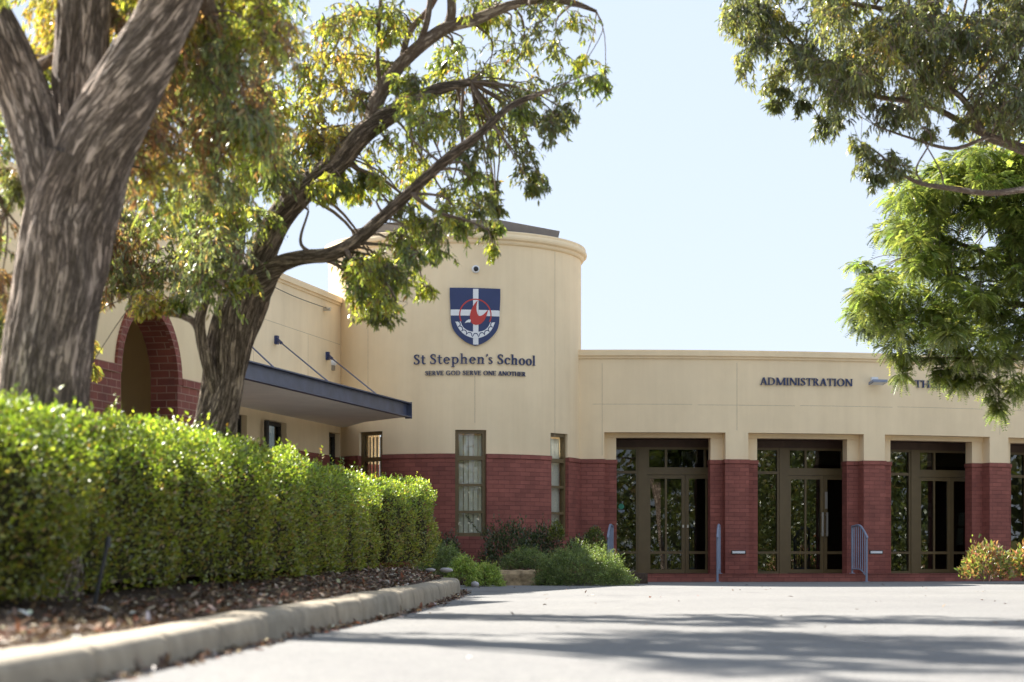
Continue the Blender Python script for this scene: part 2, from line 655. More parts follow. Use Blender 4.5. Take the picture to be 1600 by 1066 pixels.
KERB = [(-2.3, -6), (-1.95, 0), (-1.72, 3), (-1.58, 5.4), (-1.46, 7.2), (-1.38, 8.8), (-1.30, 10.4), (-1.17, 12.3), (-0.93, 15.8),
        (-0.80, 19.5), (-0.70, 24), (-0.70, 27.2), (-0.86, 28.8), (-1.35, 29.9), (-2.2, 30.5), (-4.0, 30.9), (-7, 31.2)]
kp = [Vector((a[0], a[1])) for a in catmull(KERB, 14)]


def kerb_frame(i):
    a, b = kp[max(0, i - 1)], kp[min(len(kp) - 1, i + 1)]
    d = (b - a).normalized()
    return Vector((-d.y, d.x))            # towards the bed (left of travel)


# concrete kerb: profile with a rounded nose, cut by narrow joints about every 0.9 m
prof = [(0.0, -0.05), (0.012, 0.10), (0.022, 0.142), (0.045, 0.163), (0.08, 0.170), (0.25, 0.172), (0.285, 0.16), (0.295, 0.10), (0.295, -0.05)]
mb = MB()
KH = lambda y: float(np.interp(y, [5, 7.2, 10.4, 12.2, 15.7, 25], [.110, .118, .145, .155, .180, .195]))
acc, nxt, rows = 0.0, 1.1, []
dense = []
for i in range(len(kp) - 1):
    m = max(1, int((kp[i + 1] - kp[i]).length / 0.12))
    for j in range(m):
        t = j / m
        dense.append((kp[i].lerp(kp[i + 1], t), kerb_frame(i).lerp(kerb_frame(i + 1), t).normalized()))
last = None
for p, nrm in dense:
    if last is not None:
        acc += (p - last).length
    last = p
    joint = acc >= nxt
    wob = 0.006 * noise.noise((p.x * 1.3, p.y * 1.3, 1.0))
    lift = 0.008 * noise.noise((math.floor(acc / 1.1) * 3.7, 2.0, 0.5))
    def ring(shrink, off):
        q = p + Vector((nrm.y, -nrm.x)) * off
        return [(q.x + nrm.x * (a + shrink * (1 if a < 0.15 else -1)) + nrm.x * wob, q.y + nrm.y * (a + shrink * (1 if a < 0.15 else -1)) + nrm.y * wob,
                 z * (KH(q.y) / 0.172 if z > 0 else 1) - (shrink if z > 0.12 else 0) + lift * (z > 0.05)) for a, z in prof]
    if joint:
        nxt = acc + 1.1
        rows += [ring(0, -0.007), ring(0.010, -0.003), ring(0.010, 0.003), ring(0, 0.007)]
    else:
        rows.append(ring(0, 0))
mb.grid(rows)
kind(mb.build('kerb', M['kerb'], smooth=True), 'structure')


def kh(y):
    return float(np.interp(y, [5, 7.2, 10.4, 12.2, 15.7, 25], [.110, .118, .145, .155, .180, .195]))


def bed_h(x, y, kx):
    t = max(0.0, kx - x)
    return kh(y) - 0.02 + min(t, 1.6) * 0.03 + 0.14 * max(0, min(1, (y - 10) / 18)) * min(1, t / 0.5) + 0.02 * noise.noise((x * 1.7, y * 1.7, 3))


def kerb_x(y):
    best = None
    for a, b in zip(kp[:-1], kp[1:]):
        if a.y <= y <= b.y:
            t = (y - a.y) / max(1e-6, b.y - a.y)
            v = a.x + (b.x - a.x) * t
            best = v if best is None else max(best, v)
    return -0.9 if best is None else best


mb = MB()
rows = []
for i in range(0, 182):
    y = -6 + i * 0.2
    kx = kerb_x(min(y, 30.3)) - 0.22
    if y > 28.6:
        kx = min(kx, -0.86 - 0.22 - (y - 28.6) * 1.0)
    rows.append([(kx - t, y, bed_h(kx - t, y, kx)) for t in (0, .15, .3, .5, .75, 1.0, 1.4, 1.8, 2.4, 2.9, 3.0)])
mb.grid(rows)
kind(mb.build('planting_bed', M['mulch'], smooth=True), 'structure')

M['paving'] = simple('bounce_paving', (0.50, 0.47, 0.41), 0.85, var=.1, scale=2, bump=.2)
sheet('path', [(-14, -6), (-3.4, -6), (-3.3, 30.2), (-1.9, 31.4), (-1.5, 41), (-14, 41)], 0.09, M['paving'])  # unseen paving, added pale to bounce light up to the canopy soffit

# leaf litter and bark chips on the bed, and the strip of grit and leaves caught along the kerb
N = 6500
ys = 5 + rng.random(N) ** 1.2 * 24
off = np.abs(rng.normal(0, 0.55, N)) + 0.02
pos = np.array([(kerb_x(y) - 0.28 - o, y, 0) for y, o in zip(ys, off)])
pos[:, 2] = [bed_h(a, b, kerb_x(b) - 0.22) + 0.012 for a, b, _ in pos]
N2 = 1500
ys2 = 5 + rng.random(N2) * 24
p2 = np.array([(kerb_x(y) + abs(o) + 0.01, y, 0.006) for y, o in zip(ys2, rng.normal(0, 0.05, N2))])
N3 = 110
p3 = np.column_stack([rng.uniform(-0.8, 7, N3), rng.uniform(7, 40, N3), np.full(N3, 0.006)])
pos = np.concatenate([pos, p2, p3])
nn = len(pos)
ax = rand_dirs(nn) * np.array([1, 1, 0.35])
litter_pal = [((0.12, 0.075, 0.045), 5), ((0.26, 0.18, 0.11), 2), ((0.07, 0.045, 0.03), 4), ((0.42, 0.34, 0.25), 1.4), ((0.22, 0.09, 0.05), 1.5), ((0.5, 0.45, 0.38), .5)]
o = leaf_object('leaf_litter', M['litter'], pos, ax, np.tile([0.0, 0, 1], (nn, 1)) + rand_dirs(nn) * 0.5,
                rng.uniform(0.03, 0.085, nn), rng.uniform(0.012, 0.035, nn), pick(litter_pal, nn))
kind(o, 'stuff')

# ------------------------------------------------------------------ the school building
TC, TR = Vector((-1.216, 42.5)), 2.69
AC, AR, ATH0 = Vector((2.147, 64.4)), 22.5, -0.02
SP = 3.06                               # column spacing along the curved front
W0, WU, WN = Vector((-3.5, 41.3)), Vector((-0.2321, -0.9727)), Vector((0.9727, -0.2321))
BRICK_Z = 2.58


def FT(u, o, z):                        # round tower: u = arc length from the side facing the road
    a = u / TR
    return (TC.x + (TR + o) * math.sin(a), TC.y - (TR + o) * math.cos(a), z)


def FA(s, o, z):                        # curved administration front
    a = s / AR + ATH0
    return (AC.x + (AR + o) * math.sin(a), AC.y - (AR + o) * math.cos(a), z)


def FW(u, o, z):                        # straight wing running towards the camera
    p = W0 + WU * u + WN * o
    return (p.x, p.y, z)


def FB(u, o, z):                        # arched wing: same direction, 3.8 m nearer the road
    p = Vector((-4.12, 22.7)) + WU * u + WN * o
    return (p.x, p.y, z)


def px_of(p):
    return 800 + FPX * p[0] / p[1]


def solve(F, px, o, lo, hi):
    a, b = lo, hi
    fa = px_of(F(a, o, 0)) - px
    for _ in range(60):
        m = (a + b) / 2
        fm = px_of(F(m, o, 0)) - px
        if (fm > 0) == (fa > 0):
            a, fa = m, fm
        else:
            b = m
    return (a + b) / 2


bld = thing('school_building', 'cream and brick school building with round tower and curved columned front', 'building', (TC.x, TC.y, 0))

# --- round tower
def window(F, u0, u1, z0, z1, o, bars, mat, blinds=None, fw=0.07, depth=0.09, parent=None, vbars=(), glass='glass', pn='window'):
    """framed window: frame mesh (part), glass pane and blind (sub-parts)"""
    mb = MB()
    d0, d1 = o - depth, o
    mb.box(F, u0, u0 + fw, d0, d1, z0, z1)
    mb.box(F, u1 - fw, u1, d0, d1, z0, z1)
    mb.box(F, u0 + fw, u1 - fw, d0, d1, z1 - fw, z1, 3)
    mb.box(F, u0 + fw, u1 - fw, d0, d1, z0, z0 + fw, 3)
    for b, w in bars:
        mb.box(F, u0 + fw, u1 - fw, d0 + 0.004, d1 - 0.006, b - w / 2, b + w / 2, 3)
    for b, w in vbars:
        mb.box(F, b - w / 2, b + w / 2, d0 + 0.006, d1 - 0.009, z0 + fw, z1 - fw)
    w = mb.build(pn, mat, parent)
    g = MB()
    om = o - depth * 0.55
    g.box(F, u0 + fw, u1 - fw, om - 0.004, om, z0 + fw, z1 - fw, 3)
    g.build('pane', M[glass], w, merge=True)
    if blinds:
        bm_ = MB()
        n = blinds
        for i in range(n):
            a = u0 + fw * 0.7 + (u1 - u0 - fw * 1.4) * (i + 0.30) / n
            b = a + (u1 - u0 - fw * 1.4) / n * 0.80
            ob = o - depth - 0.03
            bm_.face([F(a, ob - 0.035, z0 + 0.02), F(b, ob, z0 + 0.02), F(b, ob, z1 - 0.1), F(a, ob - 0.035, z1 - 0.1)])
        bm_.build('blind', M['blind'], w)
    return w


tw = [(math.radians(a) * TR) for a in (-38.1, 8.4, 54.9)]
HW = 0.315
opens = [(u - HW, u + HW, 0.93, 3.06) for u in tw]
full = TR * PI
mb = MB()
mb.wall(FT, -full * 0.75, full * 0.75, BRICK_Z, 6.80, -0.25, 0, [(a, b, BRICK_Z, d) for a, b, c, d in opens], 0.12)
mb.build('tower_wall', M['cream'], bld, merge=True)
mb = MB()
mb.wall(FT, -full * 0.75, full * 0.75, 0, BRICK_Z, -0.25, 0.022, [(a, b, c, BRICK_Z) for a, b, c, d in opens], 0.12)
for a, b in ((-full * .75, opens[0][0]), (opens[0][1], opens[1][0]), (opens[1][1], opens[2][0]), (opens[2][1], full * .75)):
    n = max(2, int((b - a) / 0.15))
    mb.box(FT, a, b, 0.02, 0.040, BRICK_Z - 0.085, BRICK_Z + 0.004, n)
mb.build('brick_base', M['brick'], bld)
# rounded cornice: a profile turned about the tower axis
prof_c = [(-0.3, 6.79), (0.0, 6.79), (0.035, 6.80), (0.055, 6.825), (0.06, 6.85), (0.062, 6.868), (0.085, 6.875), (0.115, 6.895), (0.125, 6.93), (0.12, 6.965), (0.095, 7.0), (0.10, 7.035), (0.09, 7.055), (-0.3, 7.06)]
mb = MB()
rows = []
for i in range(121):
    u = -PI * TR + 2 * PI * TR * i / 120
    rows.append([FT(u, o, z) for o, z in prof_c])
mb.grid(rows)
mb.build('tower_cornice', M['cream_trim'], bld, smooth=False, merge=True)
# octagonal steel roof with a deep fascia
mb = MB()
def octo(r, z, a0=math.radians(25)):
    return [(TC.x + r * math.sin(a0 + i * PI / 4), TC.y - r * math.cos(a0 + i * PI / 4), z) for i in range(8)]
o1, o2, o3, o4 = octo(2.16, 7.08), octo(2.32, 7.17), octo(2.36, 7.345), octo(2.30, 7.36)
mb.grid([o1, o2], close=True)
mb.grid([o2, o3], close=True)
mb.grid([o3, o4], close=True)
for i in range(8):
    mb.face([o4[i], o4[(i + 1) % 8], (TC.x, TC.y, 7.86)])
mb.face(o1[::-1])
mb.build('tower_roof', M['roof'], bld)
mb = MB()
mb.cyl((TC.x, TC.y, 6.6), (TC.x, TC.y, 7.1), 2.2, 2.2, 32)
mb.build('roof_drum', M['cream_trim'], bld)
for u in tw:
    window(FT, u - HW, u + HW, 0.93, 3.06, -0.05, [(2.50, 0.085), (1.96, 0.05), (1.42, 0.05)], M['bronze'], 5, parent=bld)
# room behind the tower windows
mb = MB()
mb.cyl((TC.x, TC.y, 0.05), (TC.x, TC.y, 3.4), 1.55, 1.55, 24)
mb.build('inner_room', M['interior'], bld)

# --- fine panel joints in the render
mb = MB()
for px_, za, zb in ((867, BRICK_Z + .02, 6.78), (575, 3.3, 6.7), (742, 2.9 + .3, 4.15)):
    u = solve(FT, px_, 0, -3.9, 3.9)
    mb.box(FT, u - 0.004, u + 0.004, 0.0, 0.0015, za, zb)
for s, za, zb in ((SP, 3.2, 4.62), (0.2, 2.66, 4.6), (9.2, 3.2, 4.6)):
    mb.box(FA, s - 0.004, s + 0.004, 0.0, 0.0015, za, zb)
for s in np.arange(0.0, 11.5, 0.02 + 2.2):
    mb.box(FA, s, min(s + 2.1, 13.2), 0.0, 0.0015, 3.735 + 0.01 * math.sin(s * 5), 3.742 + 0.01 * math.sin(s * 5), 6)
for u, za, zb in ((5.2, 3.6, 5.3), (2.2, 3.6, 4.9)):
    mb.box(FW, u - 0.004, u + 0.004, 0.0, 0.0015, za, zb)
mb.box(FW, 0.2, 12, 0.0, 0.0015, 4.90, 4.908)
mb.build('render_joint', simple('joint_sealant', (0.47, 0.375, 0.245), 0.9), bld)

# --- curved administration front
S0, S1 = -0.95, 13.8
PAR = 4.86
T_REC = 0.28                            # recess of the wings beside each column
mb = MB()
mb.wall(FA, S0, S1, 3.147, PAR - 0.16, -0.30, 0, [], 0.3)
for i in range(0, 5):                   # the cream upper part of each column, and its recessed wings
    s = i * SP
    a0, a1 = (s - 0.245, s + 0.245) if i > 0 else (S0, s + 0.245)
    mb.wall(FA, a0, a1, BRICK_Z, 3.147, -T_REC - .25, 0, [], 0.3)
    if i > 0:
        mb.wall(FA, s - 0.51, s - 0.245, BRICK_Z, 3.05, -T_REC - .25, -T_REC, [], 0.3)
    if i < 4:
        mb.wall(FA, s + 0.245, s + 0.51, BRICK_Z, 3.05, -T_REC - .25, -T_REC, [], 0.3)
mb.build('front_wall', M['cream'], bld)
for i in range(0, 4):                   # lintel strip in each recess
    s = i * SP
    mb = MB()
    mb.box(FA, s + 0.245, s + SP - 0.245, -T_REC - .25, -T_REC + 0.03, 3.05, 3.147, 8)
    mb.build('lintel', M['cream_trim'], bld)
mb = MB()
for za, zb, oo in ((PAR - 0.16, PAR - 0.105, 0.035), (PAR - 0.105, PAR - 0.01, 0.075), (PAR - 0.01, PAR + 0.02, 0.055)):
    mb.box(FA, S0, S1, -0.33, oo, za, zb, 60)
mb.build('front_cornice', M['cream_trim'], bld)
for i in range(0, 5):                   # brick columns: proud middle, two recessed wings, a projecting cap course
    s = i * SP
    mb = MB()
    a0 = s - 0.255 if i > 0 else S0
    n = 1 if i > 0 else 4
    mb.box(FA, a0, s + 0.255, -T_REC - .26, 0.012, 0.16, BRICK_Z - 0.085, n)
    mb.box(FA, a0 - 0.015, s + 0.27, -T_REC - .27, 0.030, BRICK_Z - 0.085, BRICK_Z + 0.003, n)
    if i > 0:
        mb.box(FA, s - 0.52, s - 0.255, -T_REC - .255, -T_REC + 0.012, 0.16, BRICK_Z - 0.085)
        mb.box(FA, s - 0.535, s - 0.27, -T_REC - .265, -T_REC + 0.030, BRICK_Z - 0.085, BRICK_Z + 0.003)
    mb.box(FA, s + 0.255, s + 0.52, -T_REC - .255, -T_REC + 0.012, 0.16, BRICK_Z - 0.085)
    mb.box(FA, s + 0.27, s + 0.535, -T_REC - .265, -T_REC + 0.030, BRICK_Z - 0.085, BRICK_Z + 0.003)
    mb.build('column', M['brick'], bld)
# step and floor
mb = MB()
mb.box(FA, S0, S1, -6.0, 0.42, -0.05, 0.155, 40)
mb.box(FA, S0, S1, 0.10, 0.435, 0.155, 0.172, 40)
mb.build('step', M['brick'], bld)
# porch soffit, room behind, roof slab
mb = MB()
mb.box(FA, S0, S1, -1.30, -T_REC - .25, 3.055, 3.12, 30)
mb.build('porch_soffit', M['soffit_brown'], bld)
mb = MB()
mb.box(FA, S0, S1, -6.2, -6.0, 0.16, 3.3, 20)
mb.box(FA, S0, S1, -6.0, -1.70, 2.95, 3.02, 20)
mb.box(FA, S0, S0 + .1, -6.0, -1.62, 0.16, 2.95)
mb.box(FA, S1 - .1, S1, -6.0, -0.6, 0.16, 3.1)
mb.build('room_shell', M['interior'], bld)
mb = MB()
mb.box(FA, S0, S1, -6.0, -1.7, 0.16, 0.166, 20)
mb.build('room_floor', M['carpet'], bld)
mb = MB()
mb.box(FA, S0, S1, -6.4, -0.30, 4.30, 4.45, 20)
mb.box(FA, S0, S1, -6.4, -6.2, 3.3, 4.30, 20)
mb.box(FA, S1 - .2, S1, -6.2, -0.3, 3.12, 4.30)
mb.build('front_roof', M['roof'], bld)

# glazing line: thick mullions, sidelights and pairs of glazed doors
OG = -1.15
a_of = [solve(FA, p, OG, -4, 14) for p in (1004, 1224.5, 1429)]
pitch = (a_of[2] - a_of[0]) / 2
a_of = [a_of[0] + pitch * i for i in range(0, 5)]
HEAD = 2.90
TRZ = 2.36
for i, a in enumerate(a_of):
    mb = MB()
    mb.box(FA, a - 0.10, a + 0.10, OG - 0.12, OG + 0.02, 0.16, HEAD)
    mb.build('mullion', M['bronze'], bld)
    if i == len(a_of) - 1:
        break
    mid = a + 0.98
    end = a_of[i + 1] - 0.10
    # transom light over the doors and sidelight beyond them
    window(FA, a + 0.10, mid + 0.98, TRZ + 0.055, HEAD, OG, [], M['bronze'], None, 0.05, 0.10, bld, [(a + 0.54, 0.05), (mid + 0.46, 0.05)], 'dark_glass', 'transom')
    if i == 0:                          # glazing left of the first doors
        window(FA, S0 + .12, a - 0.10, 0.165, HEAD, OG, [(0.62, 0.05), (TRZ, 0.06)], M['bronze'], None, 0.05, 0.10, bld, [], 'dark_glass', 'sidelight')
    window(FA, mid + 0.98, end, 0.165, HEAD, OG, [(0.62, 0.05), (TRZ, 0.06)], M['bronze'], None, 0.05, 0.10, bld, [], 'dark_glass', 'sidelight')
    mb = MB()
    mb.box(FA, a + 0.10, mid + 0.98, OG - 0.11, OG + 0.012, TRZ - 0.055, TRZ + 0.055, 3)
    mb.build('door_head', M['bronze'], bld)
    for k, (d0, d1) in enumerate(((a + 0.10, mid - 0.004), (mid + 0.004, mid + 0.98))):
        d = window(FA, d0, d1, 0.175, TRZ - 0.06, OG - 0.01, [(0.62, 0.06)], M['bronze'], None, 0.08, 0.06, bld, [((d0 + d1) / 2, 0.045)], 'dark_glass', 'door')
        if i in (0, 1):
            h = MB()
            hs = d1 - 0.05 if k == 0 else d0 + 0.05
            if i == 1:
                h.box(FA, hs - 0.022, hs + 0.022, OG + 0.035, OG + 0.06, 0.98, 1.50)
                h.box(FA, hs - 0.018, hs + 0.018, OG - 0.01, OG + 0.037, 1.02, 1.05)
                h.box(FA, hs - 0.018, hs + 0.018, OG - 0.01, OG + 0.037, 1.43, 1.46)
                if k == 1:
                    h.box(FA, hs - 0.028, hs + 0.028, OG - 0.01, OG + 0.01, 1.58, 1.95)
            else:
                h.box(FA, hs - 0.018, hs + 0.018, OG - 0.01, OG + 0.03, 1.16, 1.22)
            h.build('handle', M['steel'], d)
mb = MB()
mb.box(FA, S0, S1, OG - 0.10, OG + 0.0, HEAD, 3.055, 30)
mb.build('bulkhead', M['soffit_brown'], bld)

# --- straight wing on the left
WT = 5.70
uw = lambda p: solve(FW, p, 0, -1, 22)
wins = [(uw(448), uw(414)), (uw(386), uw(362)), (uw(531.5), uw(514)), (12.2, 13.6), (16.0, 17.2)]
opens = [(a, b, 1.0, 3.06) for a, b in wins]
mb = MB()
mb.wall(FW, -0.9, 24, BRICK_Z, WT, -0.25, 0, [(a, b, BRICK_Z, d) for a, b, c, d in opens], 2.0)
mb.build('wing_wall', M['cream'], bld)
mb = MB()
mb.wall(FW, -0.9, 24, 0, BRICK_Z, -0.25, 0.02, [(a, b, c, BRICK_Z) for a, b, c, d in opens], 2.0)
mb.build('wing_base', M['brick'], bld)
mb = MB()
for za, zb, oo in ((WT, WT + 0.05, 0.03), (WT + 0.05, WT + 0.14, 0.07), (WT + 0.14, WT + 0.17, 0.05)):
    mb.box(FW, -0.4, 24, -0.28, oo, za, zb)
mb.build('wing_cornice', M['cream_trim'], bld)
for a, b, c, d in opens:
    window(FW, a, b, c, d, -0.11, [(2.45, 0.05)], M['dark_frame'], None, 0.07, 0.08, bld, [], 'dark_glass')
mb = MB()
mb.box(FW, -0.5, 24, -7.0, -0.25, 5.2, 5.35)
mb.box(FW, -0.5, 24, -7.2, -7.0, 0, 5.3)
mb.box(FW, 23.8, 24, -7.0, -0.25, 0, 5.2)
mb.build('wing_roof', M['roof'], bld)
mb = MB()
mb.box(FW, -0.5, 23.5, -2.2, -2.1, 0, 3.6)
mb.build('wing_room', M['interior'], bld)
# downpipe on the wing wall
mb = MB()
q = FW(uw(408.5), 0.10, 0)
mb.cyl((q[0], q[1], 0.0), (q[0], q[1], 3.02), 0.05, n=14)
mb.build('downpipe', M['black'], bld)

# --- arched wing nearer the road
ub = lambda p: solve(FB, p, 0, -6, 12)
uL, uR = ub(186.5), ub(275)
uc, RI = (uL + uR) / 2, abs(uL - uR) / 2
RO, SPR, AT = RI + 0.13, 2.50, 3.60
UB0, UB1 = ub(332), ub(92)
n = 28
mb = MB()
# cream part, cut by the arch
mb.wall(FB, UB0, uc - RO, BRICK_Z, AT, -0.30, 0, [], 4)
mb.wall(FB, uc + RO, UB1, BRICK_Z, AT, -0.30, 0, [], 4)
for i in range(n):
    a, b = [uc - RO * math.cos(PI * (i + k) / n) for k in (0, 1)]
    za, zb = [max(BRICK_Z, SPR + RO * math.sin(PI * (i + k) / n)) for k in (0, 1)]
    mb.prism(FB, [(a, za), (b, zb), (b, AT), (a, AT)], -0.30, 0)
mb.build('arch_wall', M['cream'], bld)
mb = MB()
for e0, e1, e2 in ((UB0, uc - RI, uc - RO), (UB1, uc + RI, uc + RO)):
    mb = MB()
    mb.wall(FB, min(e0, e1), max(e0, e1), 0, BRICK_Z, -0.32, 0.02, [], 4)
    mb.box(FB, min(e0, e2), max(e0, e2), 0.0202, 0.038, BRICK_Z - 0.086, BRICK_Z + 0.004)
    mb.build('arch_pier', M['brick_red'], bld)
# ring of bricks on edge
for w0, w1, mat, nm in ((0, 0, M['brick_red'], 'arch_ring'),):
    mb = MB()
    m = 38
    for i in range(m):
        t0, t1 = PI * (i + 0.04) / m, PI * (i + 0.96) / m
        poly = [(uc - RI * math.cos(t0), SPR + RI * math.sin(t0)), (uc - RO * math.cos(t0), SPR + RO * math.sin(t0)),
                (uc - RO * math.cos(t1), SPR + RO * math.sin(t1)), (uc - RI * math.cos(t1), SPR + RI * math.sin(t1))]
        mb.prism(FB, poly, -0.02, 0.032)
    rows, uvs = [], []
    for i in range(m + 1):
        t = PI * i / m
        c, s_ = uc - (RI + 0.004) * math.cos(t), SPR + (RI + 0.004) * math.sin(t)
        rows.append([FB(c, -0.32, s_), FB(c, 0.026, s_)])
        uvs.append([(0, t * RI), (0.346, t * RI)])
    mb.grid(rows, uvs)
    rows = []
    for i in range(m + 1):
        t = PI * i / m
        rows.append([FB(uc - (RI + .004) * math.cos(t), 0.026, SPR + (RI + .004) * math.sin(t)), FB(uc - RO * math.cos(t), 0.026, SPR + RO * math.sin(t))])
    mb.grid(rows)
    mb.build(nm, mat, bld)
mb = MB()
for za, zb, oo in ((AT, AT + 0.05, 0.03), (AT + 0.05, AT + 0.14, 0.07)):
    mb.box(FB, UB0, UB1, -0.33, oo, za, zb)
mb.build('arch_cornice', M['cream_trim'], bld)
mb = MB()
mb.box(FB, UB0, UB1, -3.7, -0.30, 3.40, 3.55)                  # porch roof
mb.box(FB, UB0, UB0 + 0.25, -3.7, -0.30, 0, 3.40)                # end walls
mb.box(FB, UB1 - 0.25, UB1, -3.7, -0.30, 0, 3.40)  # unseen near end wall, added to darken the arch interior
mb.box(FB, uc - 3.0, uc + 3.0, -1.95, -1.75, 2.36, 3.399)         # inner beam wall over the passage
mb.box(FB, uc - 0.9, uc - 0.2, -1.97, -1.73, 0, 2.355)
mb.build('porch_wall', M['cream'], bld)

# --- canopy: navy steel channel, sheet soffit, tie rods
can = []
C0, C1 = Vector((-1.96, 38.1)), Vector((-5.30, 25.0))
CU = (C1 - C0).normalized()
CN = Vector((-CU.y, CU.x))
if CN.x < 0:
    CN = -CN


def FC(u, o, z):
    p = C0 + CU * u + CN * o
    return (p.x, p.y, z)


CL = (C1 - C0).length
SZ = 3.19
mb = MB()
mb.box(FC, 0, CL, -0.07, -0.055, SZ - 0.01, SZ + 0.27)           # web
mb.box(FC, 0, CL, -0.055, 0.035, SZ - 0.01, SZ + 0.012)           # lower flange
mb.box(FC, 0, CL, -0.055, 0.035, SZ + 0.255, SZ + 0.275)          # upper flange
mb.box(FC, -0.016, 0, -0.09, 0.045, SZ - 0.03, SZ + 0.285)        # end plate
cb = mb.build('canopy_beam', M['navy_steel'], bld)
mb = MB()
inner = [(-2.39, 38.62), (-2.92, 39.46), (-3.30, 40.6), (-3.47, 41.22)]
wa, wb = FW(0.0, 0.02, 0), FW(15.5, 0.02, 0)
poly = [FC(0, -0.07, 0)[:2]] + inner + [wb[:2], FC(CL, -0.07, 0)[:2]]
mb.face([(x, y, SZ) for x, y in poly])
mb.face([(x, y, SZ + 0.10) for x, y in poly][::-1])
for i in range(len(poly)):
    (a, b), (c, d) = poly[i], poly[(i + 1) % len(poly)]
    mb.face([(a, b, SZ), (c, d, SZ), (c, d, SZ + .1), (a, b, SZ + .1)])
mb.build('canopy_soffit', M['soffit'], bld)
for pw, pb in ((510, 590), (430, 515), (352, 430)):
    uwl, ubm = solve(FW, pw, 0, -1, 22), solve(FC, pb, 0, -1, 14)
    a, b = Vector(FW(uwl, 0.05, 4.58)), Vector(FC(ubm, -0.02, SZ + 0.275))
    mb = MB()
    d = (b - a).normalized()
    mb.cyl(a + d * 0.28, b, 0.014, n=8)
    mb.cyl(a, a + d * 0.32, 0.034, 0.030, n=8)
    mb.box(FW, uwl - 0.05, uwl + 0.05, 0, 0.06, 4.50, 4.66)
    mb.build('tie_rod', M['navy'], bld)

# ------------------------------------------------------------------ lettering, crest and fittings on the walls
def stroke(pts, ws, k=7):
    """closed ribbon of varying width along a smooth path -> list of quads"""
    s = catmull([(a, b, w) for (a, b), w in zip(pts, ws)], k)
    L, R_ = [], []
    for i in range(len(s)):
        a, b = s[max(0, i - 1)], s[min(len(s) - 1, i + 1)]
        d = np.array([b[0] - a[0], b[1] - a[1]])
        d /= (np.linalg.norm(d) + 1e-9)
        h = s[i][2] / 2
        L.append((s[i][0] - d[1] * h, s[i][1] + d[0] * h))
        R_.append((s[i][0] + d[1] * h, s[i][1] - d[0] * h))
    return [[R_[i], R_[i + 1], L[i + 1], L[i]] for i in range(len(s) - 1)]


def rect(x0, x1, y0, y1):
    return [[(x0, y0), (x1, y0), (x1, y1), (x0, y1)]]


def bar(x0, y0, x1, y1, w):
    """slanted bar with level ends (w = horizontal width)"""
    h = w / 2
    return [[(x0 - h, y0), (x0 + h, y0), (x1 + h, y1), (x1 - h, y1)]]


def ell(cx, cy, rx, ry, a0, a1, wt, wn, n=26):
    """part ring, thick at the sides (wt), thin at top and bottom (wn)"""
    out = []
    pt = []
    for i in range(n + 1):
        t = math.radians(a0 + (a1 - a0) * i / n)
        pt.append(((cx + rx * math.cos(t), cy + ry * math.sin(t)), (cx + (rx - wt) * math.cos(t), cy + (ry - wn) * math.sin(t))))
    for (a, b), (c, d) in zip(pt[:-1], pt[1:]):
        out.append([a, c, d, b])
    return out


K, TN, SF = 0.125, 0.065, 0.050            # stem, hairline, serif thickness


def stem(x, y0=0.0, y1=1.0, lo=True, hi=True, w=K):
    o = rect(x, x + w, y0, y1)
    if lo:
        o += rect(x - 0.08, x + w + 0.08, y0, y0 + SF)
    if hi:
        o += rect(x - 0.08, x + w + 0.08, y1 - SF, y1)
    return o


S_PATH = ([(.47, .79), (.42, .92), (.28, .965), (.13, .91), (.09, .76), (.19, .60), (.36, .47), (.47, .30), (.42, .11), (.26, .035), (.11, .08), (.045, .23)],
          [.06, .08, .085, .10, .13, .155, .165, .14, .11, .085, .08, .06])


def small_s(sc=0.68):
    return stroke([(x * .80 * sc / .68 * .85, y * sc) for x, y in S_PATH[0]], [w * .72 for w in S_PATH[1]])


